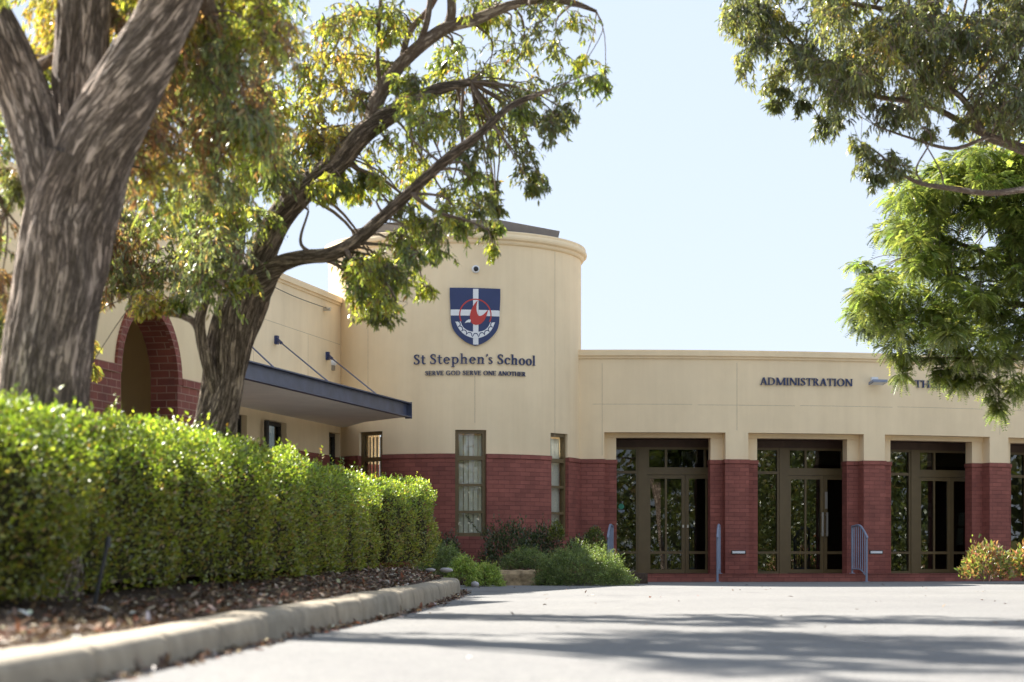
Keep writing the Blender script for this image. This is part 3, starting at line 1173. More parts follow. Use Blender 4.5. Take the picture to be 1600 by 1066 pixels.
def glyph(c):
    """polygons and advance width, cap height 1"""
    if c == ' ':
        return [], 0.30
    if c == 'S':
        return stroke(*S_PATH) + rect(.44, .49, .70, .96) + rect(.02, .07, .04, .28), 0.60
    if c == 't':
        return rect(.13, .13 + K, .12, .90) + rect(.02, .42, .615, .68) + stroke([(.205, .16), (.24, .06), (.33, .035), (.44, .09)], [.15, .12, .08, .05]), 0.47
    if c == 'e':
        return ell(.33, .34, .29, .35, 5, 320, .145, .07) + rect(.10, .60, .34, .40), 0.68
    if c == 'p':
        return stem(.10, -.33, .68, True, False) + rect(.02, .12, .625, .68) + ell(.36, .34, .30, .35, -150, 150, .15, .075), 0.74
    if c in 'hn':
        top = 1.04 if c == 'h' else .68
        return (stem(.10, 0, top, True, False) + rect(.02, .12, top - SF, top)
                + stroke([(.20, .50), (.30, .61), (.42, .63), (.525, .53), (.535, .36)], [.05, .08, .11, .15, K]) + stem(.457, 0, .40, True, False)), 0.74
    if c == "'":
        return stroke([(.10, .98), (.135, .90), (.10, .80), (.03, .73)], [.13, .14, .08, .03]), 0.22
    if c == 's':
        return small_s(), 0.46
    if c == 'c':
        return ell(.33, .34, .29, .35, 42, 318, .15, .075) + rect(.50, .555, .44, .62), 0.61
    if c == 'o':
        return ell(.34, .34, .31, .355, 0, 360, .15, .07), 0.70
    if c == 'l':
        return stem(.10, 0, 1.04, True, False) + rect(.02, .12, 1.04 - SF, 1.04), 0.36
    if c == 'E':
        return stem(.08, w=K) + rect(.08, .58, .93, 1.0) + rect(.08, .50, .47, .54) + rect(.08, .60, 0, .07) + rect(.53, .585, .80, 1) + rect(.555, .61, 0, .21) + rect(.455, .505, .40, .61), 0.68
    if c == 'R':
        return stem(.08) + ell(.28, .74, .30, .26, -92, 92, .15, .07) + rect(.1, .30, .93, 1) + rect(.1, .30, .48, .545) + bar(.60, 0, .34, .50, .17) + rect(.52, .74, 0, SF), 0.75
    if c == 'V':
        return bar(.36, 0, .12, 1, .17) + bar(.40, 0, .64, 1, .10) + rect(.0, .27, 1 - SF, 1) + rect(.53, .76, 1 - SF, 1), 0.74
    if c == 'G':
        return ell(.45, .5, .41, .52, 42, 335, .16, .07) + rect(.68, .83, .05, .42) + rect(.57, .90, .38, .435) + rect(.70, .755, .74, .97), 0.92
    if c == 'O':
        return ell(.46, .5, .43, .52, 0, 360, .16, .07, 40), 0.94
    if c == 'D':
        return stem(.08) + ell(.36, .5, .46, .5, -92, 92, .16, .07) + rect(.1, .38, .93, 1) + rect(.1, .38, 0, .07), 0.90
    if c == 'N':
        return stem(.08, w=.09) + stem(.70, lo=False, w=.09) + bar(.72, 0, .14, 1, .17), 0.88
    if c == 'A':
        return bar(.11, 0, .38, 1, .09) + bar(.68, 0, .42, 1, .17) + rect(.22, .58, .32, .39) + rect(.0, .25, 0, SF) + rect(.54, .83, 0, SF), 0.82
    if c == 'T':
        return stem(.285, hi=False) + rect(.03, .70, .93, 1) + rect(.02, .075, .76, 1) + rect(.655, .71, .76, 1), 0.73
    if c == 'H':
        return stem(.08) + stem(.62) + rect(.1, .7, .46, .535), 0.90
    if c == 'M':
        return stem(.08, w=.09) + stem(.88, w=.155) + bar(.50, 0, .16, 1, .16) + bar(.52, 0, .92, 1, .09), 1.12
    if c == 'I':
        return stem(.08), 0.32
    return [], 0.3


def letters(name, label, F, text, u_left, u_right, z0, cap, mat, off=0.010, thick=0.022, rise=0.0):
    polys, x = [], 0.0
    for ch in text:
        g, adv = glyph(ch)
        polys += [[(px_ + x, py_) for px_, py_ in q] for q in g]
        x += adv + 0.035
    k = (u_right - u_left) / (x - 0.075)
    mb = MB()
    for i, q in enumerate(polys):
        mb.prism(F, [(u_left + a * k, z0 + b * cap + rise * a * k / (u_right - u_left)) for a, b in q], off, off + thick + 0.00022 * (i % 9))
    return tag(mb.build(name, mat), label, 'lettering')


def tower_uz(x, y):
    u = solve(FT, x, 0, -3.5, 3.5)
    p = FT(u, 0, 0)
    return u, zat(y, p[1])


ul, zl = tower_uz(647, 570)
ur, _ = tower_uz(835.5, 570)
letters('name_lettering', 'large navy serif school name lettering under the shield crest', FT, "St Stephen's School", ul, ur, zl, 0.196, M['navy'], rise=0.024)
ul, zl = tower_uz(664.8, 587)
ur, _ = tower_uz(820.2, 587)
letters('motto_lettering', 'small navy capitals of the motto line below the school name', FT, "SERVE GOD SERVE ONE ANOTHER", ul, ur, zl, 0.086, M['navy'], rise=0.018)
ul, ur = solve(FA, 1187, 0, -3, 13), solve(FA, 1331, 0, -3, 13)
letters('wall_lettering', 'navy serif ADMINISTRATION lettering above the middle doorway', FA, "ADMINISTRATION", ul, ur, zat(601.5, 42.1), 0.155, M['navy'], 0.015, 0.03)
ul, ur = solve(FA, 1428, 0, -3, 13), solve(FA, 1508, 0, -3, 13)
letters('wall_lettering', 'navy serif lettering starting THE, half hidden by green leaves', FA, "THEATRE", ul, ur, zat(606.5, 43.0), 0.155, M['navy'], 0.015, 0.03)

# shield crest: coordinates read off in 1/5.08 px about (572, 258), scaled to metres
uc0, zc0 = tower_uz(742.4, 450.6)
KS = 1 / 5.08 / 77.6


def SH(pts):
    return [(uc0 + (a - 572) * KS, zc0 - (b - 258) * KS) for a, b in pts]


def halves(pts):
    return pts + [(1144 - a, b) for a, b in pts[::-1] if abs(a - 572) > .5]


crest = thing('shield_crest', 'navy shield crest with white cross and red flame on the tower', 'crest', FT(uc0, 0, zc0 - .6))
outline = [(371, 258)] + [tuple(q) for q in catmull([(372, 330), (374, 430), (379, 515), (398, 585), (448, 646), (508, 690), (572, 714)], 6)]
outline = halves(outline)


def strips(mb, outline, o0, o1):
    """thick board that follows the tower's curve: cut into horizontal-to-vertical strips in u"""
    mb.prism(FT, SH(outline), o0, o1)


def board(pts_top, pts_bot, o0, o1, mb):
    """board between an upper and a lower outline sampled at the same x (follows the wall curve)"""
    T, B = SH(pts_top), SH(pts_bot)
    for i in range(len(T) - 1):
        mb.prism(FT, [B[i], B[i + 1], T[i + 1], T[i]], o0, o1)


side = sorted({round(a, 3): b for a, b in outline if a <= 572 and b > 258}.items())
xs = np.linspace(371.5, 772.5, 41)
def low_y(x):
    xx = x if x <= 572 else 1144 - x
    X_, Y_ = [s[0] for s in side], [s[1] for s in side]
    return float(np.interp(xx, X_, Y_))
mb = MB()
board([(x, 258) for x in xs], [(x, low_y(x)) for x in xs], 0.004, 0.045, mb)
mb.build('shield_board', M['navy'], crest)
mb = MB()
board([(553, 265), (595, 265)], [(553, 704), (595, 704)], 0.045, 0.0475, mb)
board([(x, 430) for x in np.linspace(379, 552, 8)], [(x, 477) for x in np.linspace(379, 552, 8)], 0.045, 0.0475, mb)
board([(x, 430) for x in np.linspace(596, 765, 8)], [(x, 477) for x in np.linspace(596, 765, 8)], 0.045, 0.0475, mb)
mb.build('white_cross', M['white'], crest)
def arc_pts(cx, cy, r, a0, a1, n):
    return [(cx + r * math.cos(math.radians(a0 + (a1 - a0) * i / n)), cy - r * math.sin(math.radians(a0 + (a1 - a0) * i / n))) for i in range(n + 1)]
mb = MB()
po, pi_ = arc_pts(572, 470, 128, -25, 205, 48), arc_pts(572, 470, 118, -25, 205, 48)
for i in range(48):
    mb.prism(FT, SH([po[i], po[i + 1], pi_[i + 1], pi_[i]]), 0.045, 0.0495)
mb.build('red_ring', M['red'], crest)
mb = MB()
po = catmull([(415, 525), (445, 585), (495, 632), (572, 655), (649, 632), (699, 585), (728, 525)], 6)
pi_ = catmull([(456, 525), (474, 565), (512, 594), (572, 604), (632, 594), (670, 565), (690, 525)], 6)
for i in range(len(po) - 1):
    mb.prism(FT, SH([tuple(po[i]), tuple(po[i + 1]), tuple(pi_[i + 1]), tuple(pi_[i])]), 0.045, 0.0515)
mb.build('white_wave', M['white'], crest)
mb = MB()
m = (len(po) - 1) // 9 or 1
for i in range(9):                       # navy scallop lines across the white wave
    t = (i + 0.5) / 9 * (len(po) - 1)
    a, b = po[int(t)], pi_[int(t)]
    nx = np.array([b[1] - a[1], -(b[0] - a[0])])
    nx /= np.linalg.norm(nx)
    c = a * 0.80 + b * 0.20
    pk = a * 0.30 + b * 0.70
    for q in stroke([tuple(c - nx * 24), tuple(pk - nx * 12), tuple(pk + nx * 10), tuple(c + nx * 24)], [5, 7, 7, 4], 4):
        mb.prism(FT, SH(q), 0.0515, 0.0535)
mb.build('scallop_line', M['navy'], crest)
mb = MB()
fl_l = catmull([(585, 358), (560, 390), (540, 430), (529, 470), (531, 505), (545, 538), (575, 550)], 5)
fl_r = catmull([(587, 362), (579, 405), (583, 450), (600, 478), (628, 470), (652, 448), (671, 428)], 5)
fl_o = catmull([(575, 550), (610, 541), (640, 512), (658, 475), (666, 450), (670, 436), (672, 428)], 5)
for i in range(len(fl_l) - 1):
    mb.prism(FT, SH([tuple(fl_l[i]), tuple(fl_l[i + 1]), tuple(fl_r[i + 1]) if i < 15 else tuple(fl_r[15]), tuple(fl_r[i]) if i < 15 else tuple(fl_r[15])]), 0.046, 0.0545 + (i % 2) * .0002)
for i in range(len(fl_o) - 1):
    j = 15 + i // 2
    mb.prism(FT, SH([tuple(fl_o[i]), tuple(fl_o[i + 1]), tuple(fl_r[min(30, 15 + (i + 1) // 2)]), tuple(fl_r[min(30, j)])]), 0.046, 0.0550 + (i % 2) * .0002)
mb.build('red_flame', M['red'], crest)
mb = MB()
mb.prism(FT, SH([(488, 536), (498, 520), (514, 509), (532, 507), (535, 520), (530, 531), (510, 530)]), 0.046, 0.0565)
mb.build('white_beak', M['white'], crest)

# dome camera on the tower
uc1, zc1 = tower_uz(743, 421)
t = thing('dome_camera', 'small round white security camera above the shield crest', 'security camera', FT(uc1, 0, zc1))
c0, n0 = Vector(FT(uc1, 0, zc1)), Vector(FT(uc1, 1, zc1)) - Vector(FT(uc1, 0, zc1))
mb = MB()
mb.cyl(c0, c0 + n0 * 0.05, 0.082, 0.076, 24)
mb.cyl(c0 + n0 * .05, c0 + n0 * 0.065, 0.076, 0.060, 24)
mb.build('housing', M['white'], t)
mb = MB()
rows = []
sx = n0.orthogonal().normalized()
sy = n0.cross(sx)
for i in range(7):
    a = PI / 2 * i / 6
    rows.append([c0 + n0 * (0.066 + 0.035 * math.sin(a)) + (sx * math.cos(2 * PI * j / 18) + sy * math.sin(2 * PI * j / 18)) * 0.05 * max(.01, math.cos(a)) for j in range(18)])
mb.grid(rows, close=True)
mb.build('lens', M['black'], t, smooth=True)

# floodlight between the two wall signs
sF, zF = solve(FA, 1365, 0, -3, 13), zat(597, 42.6)
t = thing('floodlight', 'white wall floodlight between the two lines of wall lettering', 'floodlight', FA(sF, 0, zF))
mb = MB()
mb.box(FA, sF - .075, sF + .075, 0, 0.07, zF - 0.02, zF + 0.10)
mb.box(FA, sF - .03, sF + .03, 0.07, 0.16, zF - 0.005, zF + 0.03)
mb.build('bracket', M['white'], t)


def tilt(u0, u1, o0, o1, z0, h, slope, mb):
    q = [(u0, o0, z0), (u1, o0, z0), (u1, o1, z0 + slope), (u0, o1, z0 + slope)]
    b = [FA(*p) for p in q]
    tp = [FA(p[0], p[1], p[2] + h) for p in q]
    mb.face(b[::-1])
    mb.face(tp)
    for i in range(4):
        j = (i + 1) % 4
        mb.face([b[i], b[j], tp[j], tp[i]])


mb = MB()
tilt(sF - .165, sF + .165, 0.10, 0.34, zF - 0.075, 0.05, 0.05, mb)
mb.build('lamp_body', M['rail'], t)
mb = MB()
tilt(sF - .14, sF + .14, 0.12, 0.325, zF - 0.0775, 0.004, 0.043, mb)
mb.build('lamp_glass', M['white'], t)

# white slot lights on the columns
for s, lab in ((SP, 'slim white wall light low on the brick column left of the middle doors'), (2 * SP, 'slim white wall light on the brick column beside the balustered handrail'), (3 * SP, 'slim white wall light on the brick column behind the reddish shrub')):
    z = zat(863, FA(s, 0, 0)[1])
    c = s + 0.03
    t = thing('wall_light', lab, 'wall light', FA(c, 0, z), 'slot lights on the columns')
    mb = MB()
    mb.box(FA, c - .155, c + .155, 0.008, 0.030, z - 0.040, z + 0.040)
    mb.build('surround', M['dark_frame'], t)
    mb = MB()
    mb.box(FA, c - .135, c + .135, 0.02, 0.038, z - 0.024, z + 0.024)
    mb.build('diffuser', M['white'], t)

# small fitting and cable on the left wing wall
u = uw(519)
z = zat(569, FW(u, 0, 0)[1])
t = thing('bulkhead_light', 'small white oval light on the cream wall above the canopy', 'wall light', FW(u, 0, z))
mb = MB()
q0, q1 = Vector(FW(u, 0, z + .03)), Vector(FW(u, 0.08, z + .03))
mb.cyl(q0, q1, 0.07, 0.055, 14)
mb.build('lamp_cover', M['white'], t)
mb = MB()
mb.box(FW, u - .05, u + .05, 0, 0.05, z - 0.13, z - 0.03)
mb.build('lamp_base', M['kerb'], t)
a = Vector(FW(uw(506), 0.10, zat(483, FW(uw(506), 0, 0)[1])))
b = Vector(FW(uw(380), 0.10, zat(428, FW(uw(380), 0, 0)[1])))
t = thing('wall_cable', 'thin black cable running along the cream wall to a bracket', 'cable', a)
mb = MB()
tube(mb, [(*a, .008), (*(a.lerp(b, .5) + Vector((0, 0, -.05))), .008), (*b, .008)], n=5, k=8)
mb.build('cable', M['black'], t)
mb = MB()
u = uw(506)
mb.box(FW, u - .03, u + .03, 0, 0.14, a.z - .04, a.z + .02)
mb.cyl(a + Vector((-.05, -.12, -.0)), a + Vector((.03, .1, .03)), 0.03, 0.02, 8)
mb.build('bracket', M['steel'], t)

# stickers and the white box seen through the glazing
sS = solve(FA, 971, OG, -5, 12)
zS = zat(793, FA(sS, OG, 0)[1])
t = thing('door_sticker', 'green and white sticker on the dark glass left of the first doors', 'sticker', FA(sS, OG, zS))
mb = MB()
mb.box(FA, sS - .07, sS + .075, OG - .052, OG - .042, zS - .10, zS - .055)
mb.build('white_strip', M['rail'], t)
mb = MB()
c = Vector(FA(sS, OG - .045, zS + .02))
mb.cyl(c, c + Vector((0, -.008, 0)), 0.062, n=16)
mb.build('green_disc', M['green'], t)
sS = solve(FA, 1078, OG - .6, -5, 12)
zS = zat(711.5, FA(sS, OG - .6, 0)[1])
t = thing('hanging_sign', 'blank white box sign hanging behind the glass of the first doorway', 'sign', FA(sS, OG - .6, zS))
mb = MB()
mb.box(FA, sS - .18, sS + .18, OG - .66, OG - .60, zS - .10, zS + .09)
mb.build('sign_face', M['white'], t)
for du_ in (-.115, .115):
    mb = MB()
    mb.box(FA, sS + du_ - .005, sS + du_ + .005, OG - .635, OG - .625, zS + .09, 2.95)
    mb.build('hanger', M['steel'], t)
# display boards standing inside behind the third opening
for px_, w, za, zb, lab in ((1445.5, .125, 0.85, 1.75, 'pale tilted display board on a stand inside the third doorway'), (1500, .09, 0.80, 1.55, 'narrow pale display board behind the right-hand mullion of the third doorway')):
    s = solve(FA, px_, OG - .9, -3, 13)
    t = thing('display_board', lab, 'display board', FA(s, OG - .9, .16))
    mb = MB()
    mb.prism(lambda u, o, z: FA(u + (z - za) * .08, o, z), [(s - w, za), (s + w, za), (s + w * .92, zb - .36), (s - w, zb - .36)], OG - .93, OG - .9)
    mb.prism(lambda u, o, z: FA(u + (z - za) * .08, o, z), [(s - w, zb - .30), (s + w * .92, zb - .30), (s + w * .9, zb), (s - w * .9, zb)], OG - .93, OG - .9)
    mb.build('board', M['blind'], t)
    mb = MB()
    mb.box(FA, s - .02, s + .02, OG - .99, OG - .95, .166, zb - .1)
    mb.box(FA, s - .16, s + .16, OG - 1.1, OG - .8, .166, .19)
    mb.build('stand', M['black'], t)

# ------------------------------------------------------------------ handrails on the step
def handrail(px_far, x_near, lab, ln, nb):
    s = solve(FA, px_far, 0.12, -4, 13)
    a = Vector(FA(s, 0.14, 0.172))
    b_dir = Vector(FA(s, 1.14, 0)) - Vector(FA(s, 0.14, 0))
    # the free end lands where the near post stands
    yb = a.y - ln
    b = Vector(((x_near - 800) / FPX * yb, yb, 0))
    t = thing('handrail', lab, 'handrail', (a.x, a.y, 0), 'step handrails')
    zt0, zt1 = 1.17, 0.96
    for p, zb, zt in ((a, 0.172, zt0), (b, 0.0, zt1)):
        mb = MB()
        mb.cyl((p.x, p.y, zb), (p.x, p.y, zt), 0.024, n=10)
        mb.cyl((p.x, p.y, zb), (p.x, p.y, zb + .012), 0.06, n=12)
        mb.build('post', M['rail'], t)
    mb = MB()
    m = a.lerp(b, 0.55)
    tube(mb, [(a.x, a.y, zt0, .024), (m.x, m.y, zt0 + .005, .024), (b.x, b.y, zt1, .024), (b.x, b.y - .03, zt1 - .06, .024)], n=10, k=6)
    mb.build('top_rail', M['rail'], t)
    mb = MB()
    tube(mb, [(a.x, a.y, .26, .016), (m.x, m.y, .26, .016), (b.x, b.y, .12, .016)], n=8, k=4)
    mb.build('bottom_rail', M['rail'], t)
    for i in range(nb):
        f = (i + 1) / (nb + 1)
        p = a.lerp(b, f)
        zt = zt0 if f < .55 else zt0 + (zt1 - zt0) * (f - .55) / .45
        zb = .26 if f < .55 else .26 - .14 * (f - .55) / .45
        mb = MB()
        mb.cyl((p.x, p.y, zb), (p.x, p.y, zt), 0.010, n=6)
        mb.build('baluster', M['rail'], t)


handrail(957, 950, 'blue-grey handrail between the shrubs and the first doorway', 0.75, 5)
handrail(1124, 1121, 'blue-grey handrail seen edge-on between the first and middle doorways', 1.0, 6)
handrail(1331, 1354, 'blue-grey balustered handrail right of the middle doors', 0.95, 6)

# limestone block edging the garden by the tower, and the raised garden soil behind it
def FX(u, o, z):
    return (u, 37.6 - o, z)


mb = MB()
a, b = P(777, 900, 35.4).x, P(838, 900, 35.4).x
rows = []
nx, nz = 26, 10
for k in range(2):
    pass
g = lambda x, y, z: Vector((x, y, z)) + Vector((noise.noise((x * 9, y * 9, z * 9)), noise.noise((x * 9 + 5, y * 9, z * 9)), noise.noise((x * 9, y * 9 + 5, z * 9)))) * 0.018
prof_b = [(0, -.03), (0, 0.06), (0, .13), (0, .20), (.02, .255), (.05, .27), (.15, .275), (.30, .27), (.34, .2), (.34, -.03)]
for i in range(nx + 1):
    x = a + (b - a) * i / nx
    e = 0.03 if i in (0, nx) else 0
    rows.append([g(x, 35.4 + o + (e if o < .1 else -e), z - (e if z > .2 else 0)) for o, z in prof_b])
mb.grid(rows)
mb.face(rows[0])
mb.face(rows[-1][::-1])
tag(mb.build('limestone_block', M['limestone']), 'rough yellow limestone block edging the garden below the tower', 'stone block')
mb = MB()
rows = []
for i in range(25):
    x = -3.4 + i * 0.25
    y0 = 35.73 if x < 0.6 else 35.73 + (x - 0.6) * 1.2
    rows.append([(x, y0, -.01), (x, y0 + .02, 0.19 + .02 * noise.noise((x * 2, 1, 1)))] + [(x, y0 + d, 0.2 + .05 * noise.noise((x * 2, d * 2, 1))) for d in (.3, .8, 1.4, 2.2, 3.2, 4.4, 6.2)])
mb.grid(rows)
kind(mb.build('garden_soil', M['mulch'], smooth=True), 'structure')

# ------------------------------------------------------------------ hedges
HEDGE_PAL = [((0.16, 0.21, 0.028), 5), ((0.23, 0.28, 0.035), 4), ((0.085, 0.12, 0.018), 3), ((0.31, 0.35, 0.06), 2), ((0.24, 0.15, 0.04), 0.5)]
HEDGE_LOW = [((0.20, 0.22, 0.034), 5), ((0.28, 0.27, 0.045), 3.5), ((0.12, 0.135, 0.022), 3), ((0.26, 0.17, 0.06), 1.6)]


def hedge(name_label, path, thick, dens, seed, lean=0.05):
    """path: (x, y, z_bottom, z_top) along the road-side face; the body lies to the left of it"""
    s = [np.array(q) for q in catmull(path, 8)]
    n = len(s)
    loc = Vector((s[n // 2][0], s[n // 2][1], s[n // 2][2]))
    t = thing('hedge', name_label, 'hedge', loc, 'hedges in the planting bed')
    fr = []
    for i in range(n):
        a, b = s[max(0, i - 1)], s[min(n - 1, i + 1)]
        d = np.array([b[0] - a[0], b[1] - a[1]])
        d /= np.linalg.norm(d)
        fr.append(np.array([-d[1], d[0]]))
    seglen = np.array([np.linalg.norm(s[i + 1][:2] - s[i][:2]) for i in range(n - 1)])
    cum = np.concatenate([[0], np.cumsum(seglen)])
    tot = cum[-1]
    hgt = float(np.mean([q[3] - q[2] for q in s]))

    def at(l):
        i = min(n - 2, max(0, int(np.searchsorted(cum, l) - 1)))
        f = (l - cum[i]) / max(1e-6, seglen[i])
        return s[i] * (1 - f) + s[i + 1] * f, fr[i] * (1 - f) + fr[i + 1] * f

    def lump(p):
        return 0.15 * noise.noise((p[0] * 1.5 + seed, p[1] * 1.5, p[2] * 1.9)) + 0.09 * noise.noise((p[0] * 4 + seed, p[1] * 4, p[2] * 4))
    # dense inner mass of twigs
    mb = MB()
    rows = []
    m = max(6, int(tot / 0.15))
    inset = 0.15
    for i in range(m + 1):
        l = inset + (tot - 2 * inset) * i / m
        q, f = at(l)
        h = q[3] - q[2]
        row = []
        for w, z in ((inset + .02, 0.10), (inset, .3), (inset, .6), (inset + .02, .86), (inset + .12, .95), (thick * .5, .955), (thick - inset - .1, .95), (thick - inset, .85), (thick - inset, .4), (thick - inset, .08)):
            p = np.array([q[0] + f[0] * w, q[1] + f[1] * w, q[2] + h * z - (inset if z > .9 else 0)])
            k = lump(p) * 0.8
            row.append((p[0] - f[0] * k * (1 if w < thick / 2 else -1), p[1] - f[1] * k, p[2] + (k if z > .8 else 0)))
        rows.append(row)
    mb.grid(rows)
    mb.face(rows[0])
    mb.face(rows[-1][::-1])
    mb.build('branches', M['hedge_core'], t, smooth=True)
    # leaves on the faces
    groups = [('front', tot * hgt, 1.0), ('top', tot * thick, 1.35), ('back', tot * hgt, 0.35), ('end0', thick * hgt, 1.0), ('end1', thick * hgt, 1.0)]
    PO, AX, NR, LN, CO = [], [], [], [], []
    for gname, area, rel in groups:
        k = int(area * dens * rel)
        for _ in range(k):
            r1, r2 = random.random(), random.random()
            depth = abs(random.gauss(0, 0.07))
            if gname == 'top':
                q, f = at(r1 * tot)
                w = r2 * thick
                z = 1.0
                out = np.array([0, 0, 1.0])
                edge = min(w, thick - w)
                drop = max(0, 0.10 - edge) ** 2 * 5
                base = np.array([q[0] + f[0] * w, q[1] + f[1] * w, q[3] - depth - drop])
                base[2] += lump(base) + 0.05
            else:
                l = r1 * tot
                if gname == 'end0':
                    l = depth
                elif gname == 'end1':
                    l = tot - depth
                q, f = at(l)
                z = r2 ** 0.85 * 0.97 + 0.03
                h = q[3] - q[2]
                if gname == 'front':
                    w, out = depth, np.array([-f[0], -f[1], 0.25])
                elif gname == 'back':
                    w, out = thick - depth, np.array([f[0], f[1], 0.25])
                else:
                    w = r1 * thick
                    sgn = -1 if gname == 'end0' else 1
                    out = np.array([f[1] * sgn, -f[0] * sgn, 0.25])
                base = np.array([q[0] + f[0] * w, q[1] + f[1] * w, q[2] + h * z])
                base[:2] += out[:2] * (lump(base) - 0.10 * max(0, 0.35 - z) * 2)
            PO.append(base)
            AX.append(out * 0.75 + np.array([random.gauss(0, .6), random.gauss(0, .6), random.gauss(.25, .5)]))
            NR.append(out * 0.4 + np.array([random.gauss(0, .6), random.gauss(0, .6), abs(random.gauss(.5, .5))]))
            LN.append(random.uniform(0.024, 0.047))
            CO.append(z)
    # shoots that stand above the clipped top
    for _ in range(int(tot * thick * 22)):
        l, w = random.random() * tot, random.random() * thick
        q, f = at(l)
        b = np.array([q[0] + f[0] * w, q[1] + f[1] * w, q[3]])
        b[2] += lump(b)
        d = np.array([random.gauss(0, .25), random.gauss(0, .25), 1.0])
        hl = random.uniform(0.05, 0.17)
        for j in range(7):
            PO.append(b + d * hl * j / 6)
            a = random.random() * 2 * PI
            AX.append(np.array([math.cos(a), math.sin(a), 0.9]))
            NR.append(np.array([random.gauss(0, .4), random.gauss(0, .4), 1]))
            LN.append(random.uniform(0.03, 0.05))
            CO.append(1.2)
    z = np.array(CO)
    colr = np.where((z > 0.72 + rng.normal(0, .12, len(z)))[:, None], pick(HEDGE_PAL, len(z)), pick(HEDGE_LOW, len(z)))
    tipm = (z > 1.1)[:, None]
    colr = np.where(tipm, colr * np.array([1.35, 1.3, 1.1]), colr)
    L = np.array(LN)
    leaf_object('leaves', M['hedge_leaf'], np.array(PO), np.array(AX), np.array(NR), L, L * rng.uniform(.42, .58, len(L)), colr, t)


hedge('nearest clipped hedge at the foot of the big forked trunk, its leaves blurred', [(-4.35, 9.7, .16, 1.19), (-3.3, 9.95, .16, 1.20), (-2.78, 10.3, .17, 1.22), (-2.50, 10.9, .17, 1.25), (-2.42, 11.5, .17, 1.26)], 0.95, 2500, 0.0)
hedge('long clipped hedge running beside the kerb below the leaning tree', [(-2.80, 11.45, .17, 1.22), (-2.62, 12.3, .18, 1.25), (-2.50, 13.6, .19, 1.30), (-2.36, 15, .2, 1.34), (-2.10, 17.4, .22, 1.37), (-1.90, 20.5, .26, 1.38), (-1.66, 25.2, .3, 1.36)], 1.15, 1900, 9.0)
hedge('short bright hedge block at the far end of the kerb', [(-1.56, 26.4, .3, 1.42), (-1.30, 27.6, .31, 1.44), (-1.15, 28.5, .32, 1.44), (-1.14, 29.1, .32, 1.43)], 1.0, 1800, 21.0)

# black irrigation stake standing in the bed in front of the hedges
p = P(148, 925, 10.9)
mb = MB()
mb.cyl((p.x - .02, p.y, .1), (p.x + .06, p.y + .05, .52), 0.012, n=8)
mb.cyl((p.x + .06, p.y + .05, .50), (p.x + .065, p.y + .054, .56), 0.020, 0.014, n=8)
tag(mb.build('garden_stake', M['black']), 'thin black stake standing in the mulch before the hedge', 'stake')

# flat stones lying on the far end of the bed
for i, (x, y, lab) in enumerate(((652, 893, 'pale rounded stone at the left end of the row on the bed behind the kerb'), (672, 892, 'flat grey stone in the middle of the row on the bed behind the kerb'), (697, 891, 'largest flat mauve-grey stone nearest the kerb end'), (742, 916, 'small round grey stone on the road off the kerb end'))):
    d = 29.0 if i < 3 else 33.5
    q = P(x, y, d)
    r = (.05, .08, .10, .07)[i]
    mb = MB()
    rows = []
    for a in range(9):
        t_ = PI * a / 8 - PI / 2
        rows.append([(q.x + r * math.cos(t_) * math.cos(2 * PI * b / 14) * (1 + .2 * noise.noise((b * .7, a * .5, i))), q.y + r * .8 * math.cos(t_) * math.sin(2 * PI * b / 14),
                      (0.30 if i < 3 else .04) + r * (.35 if i < 3 else .75) * math.sin(t_) * (1 + .25 * noise.noise((b * .6, a, i * 3)))) for b in range(14)])
    mb.grid(rows, close=True)
    tag(mb.build('stone', simple('grey_stone' if i else 'pale_stone', (0.50, 0.46, 0.47) if i else (.62, .59, .52), 0.9, var=.3, bump=.5), smooth=True), lab, 'stone')


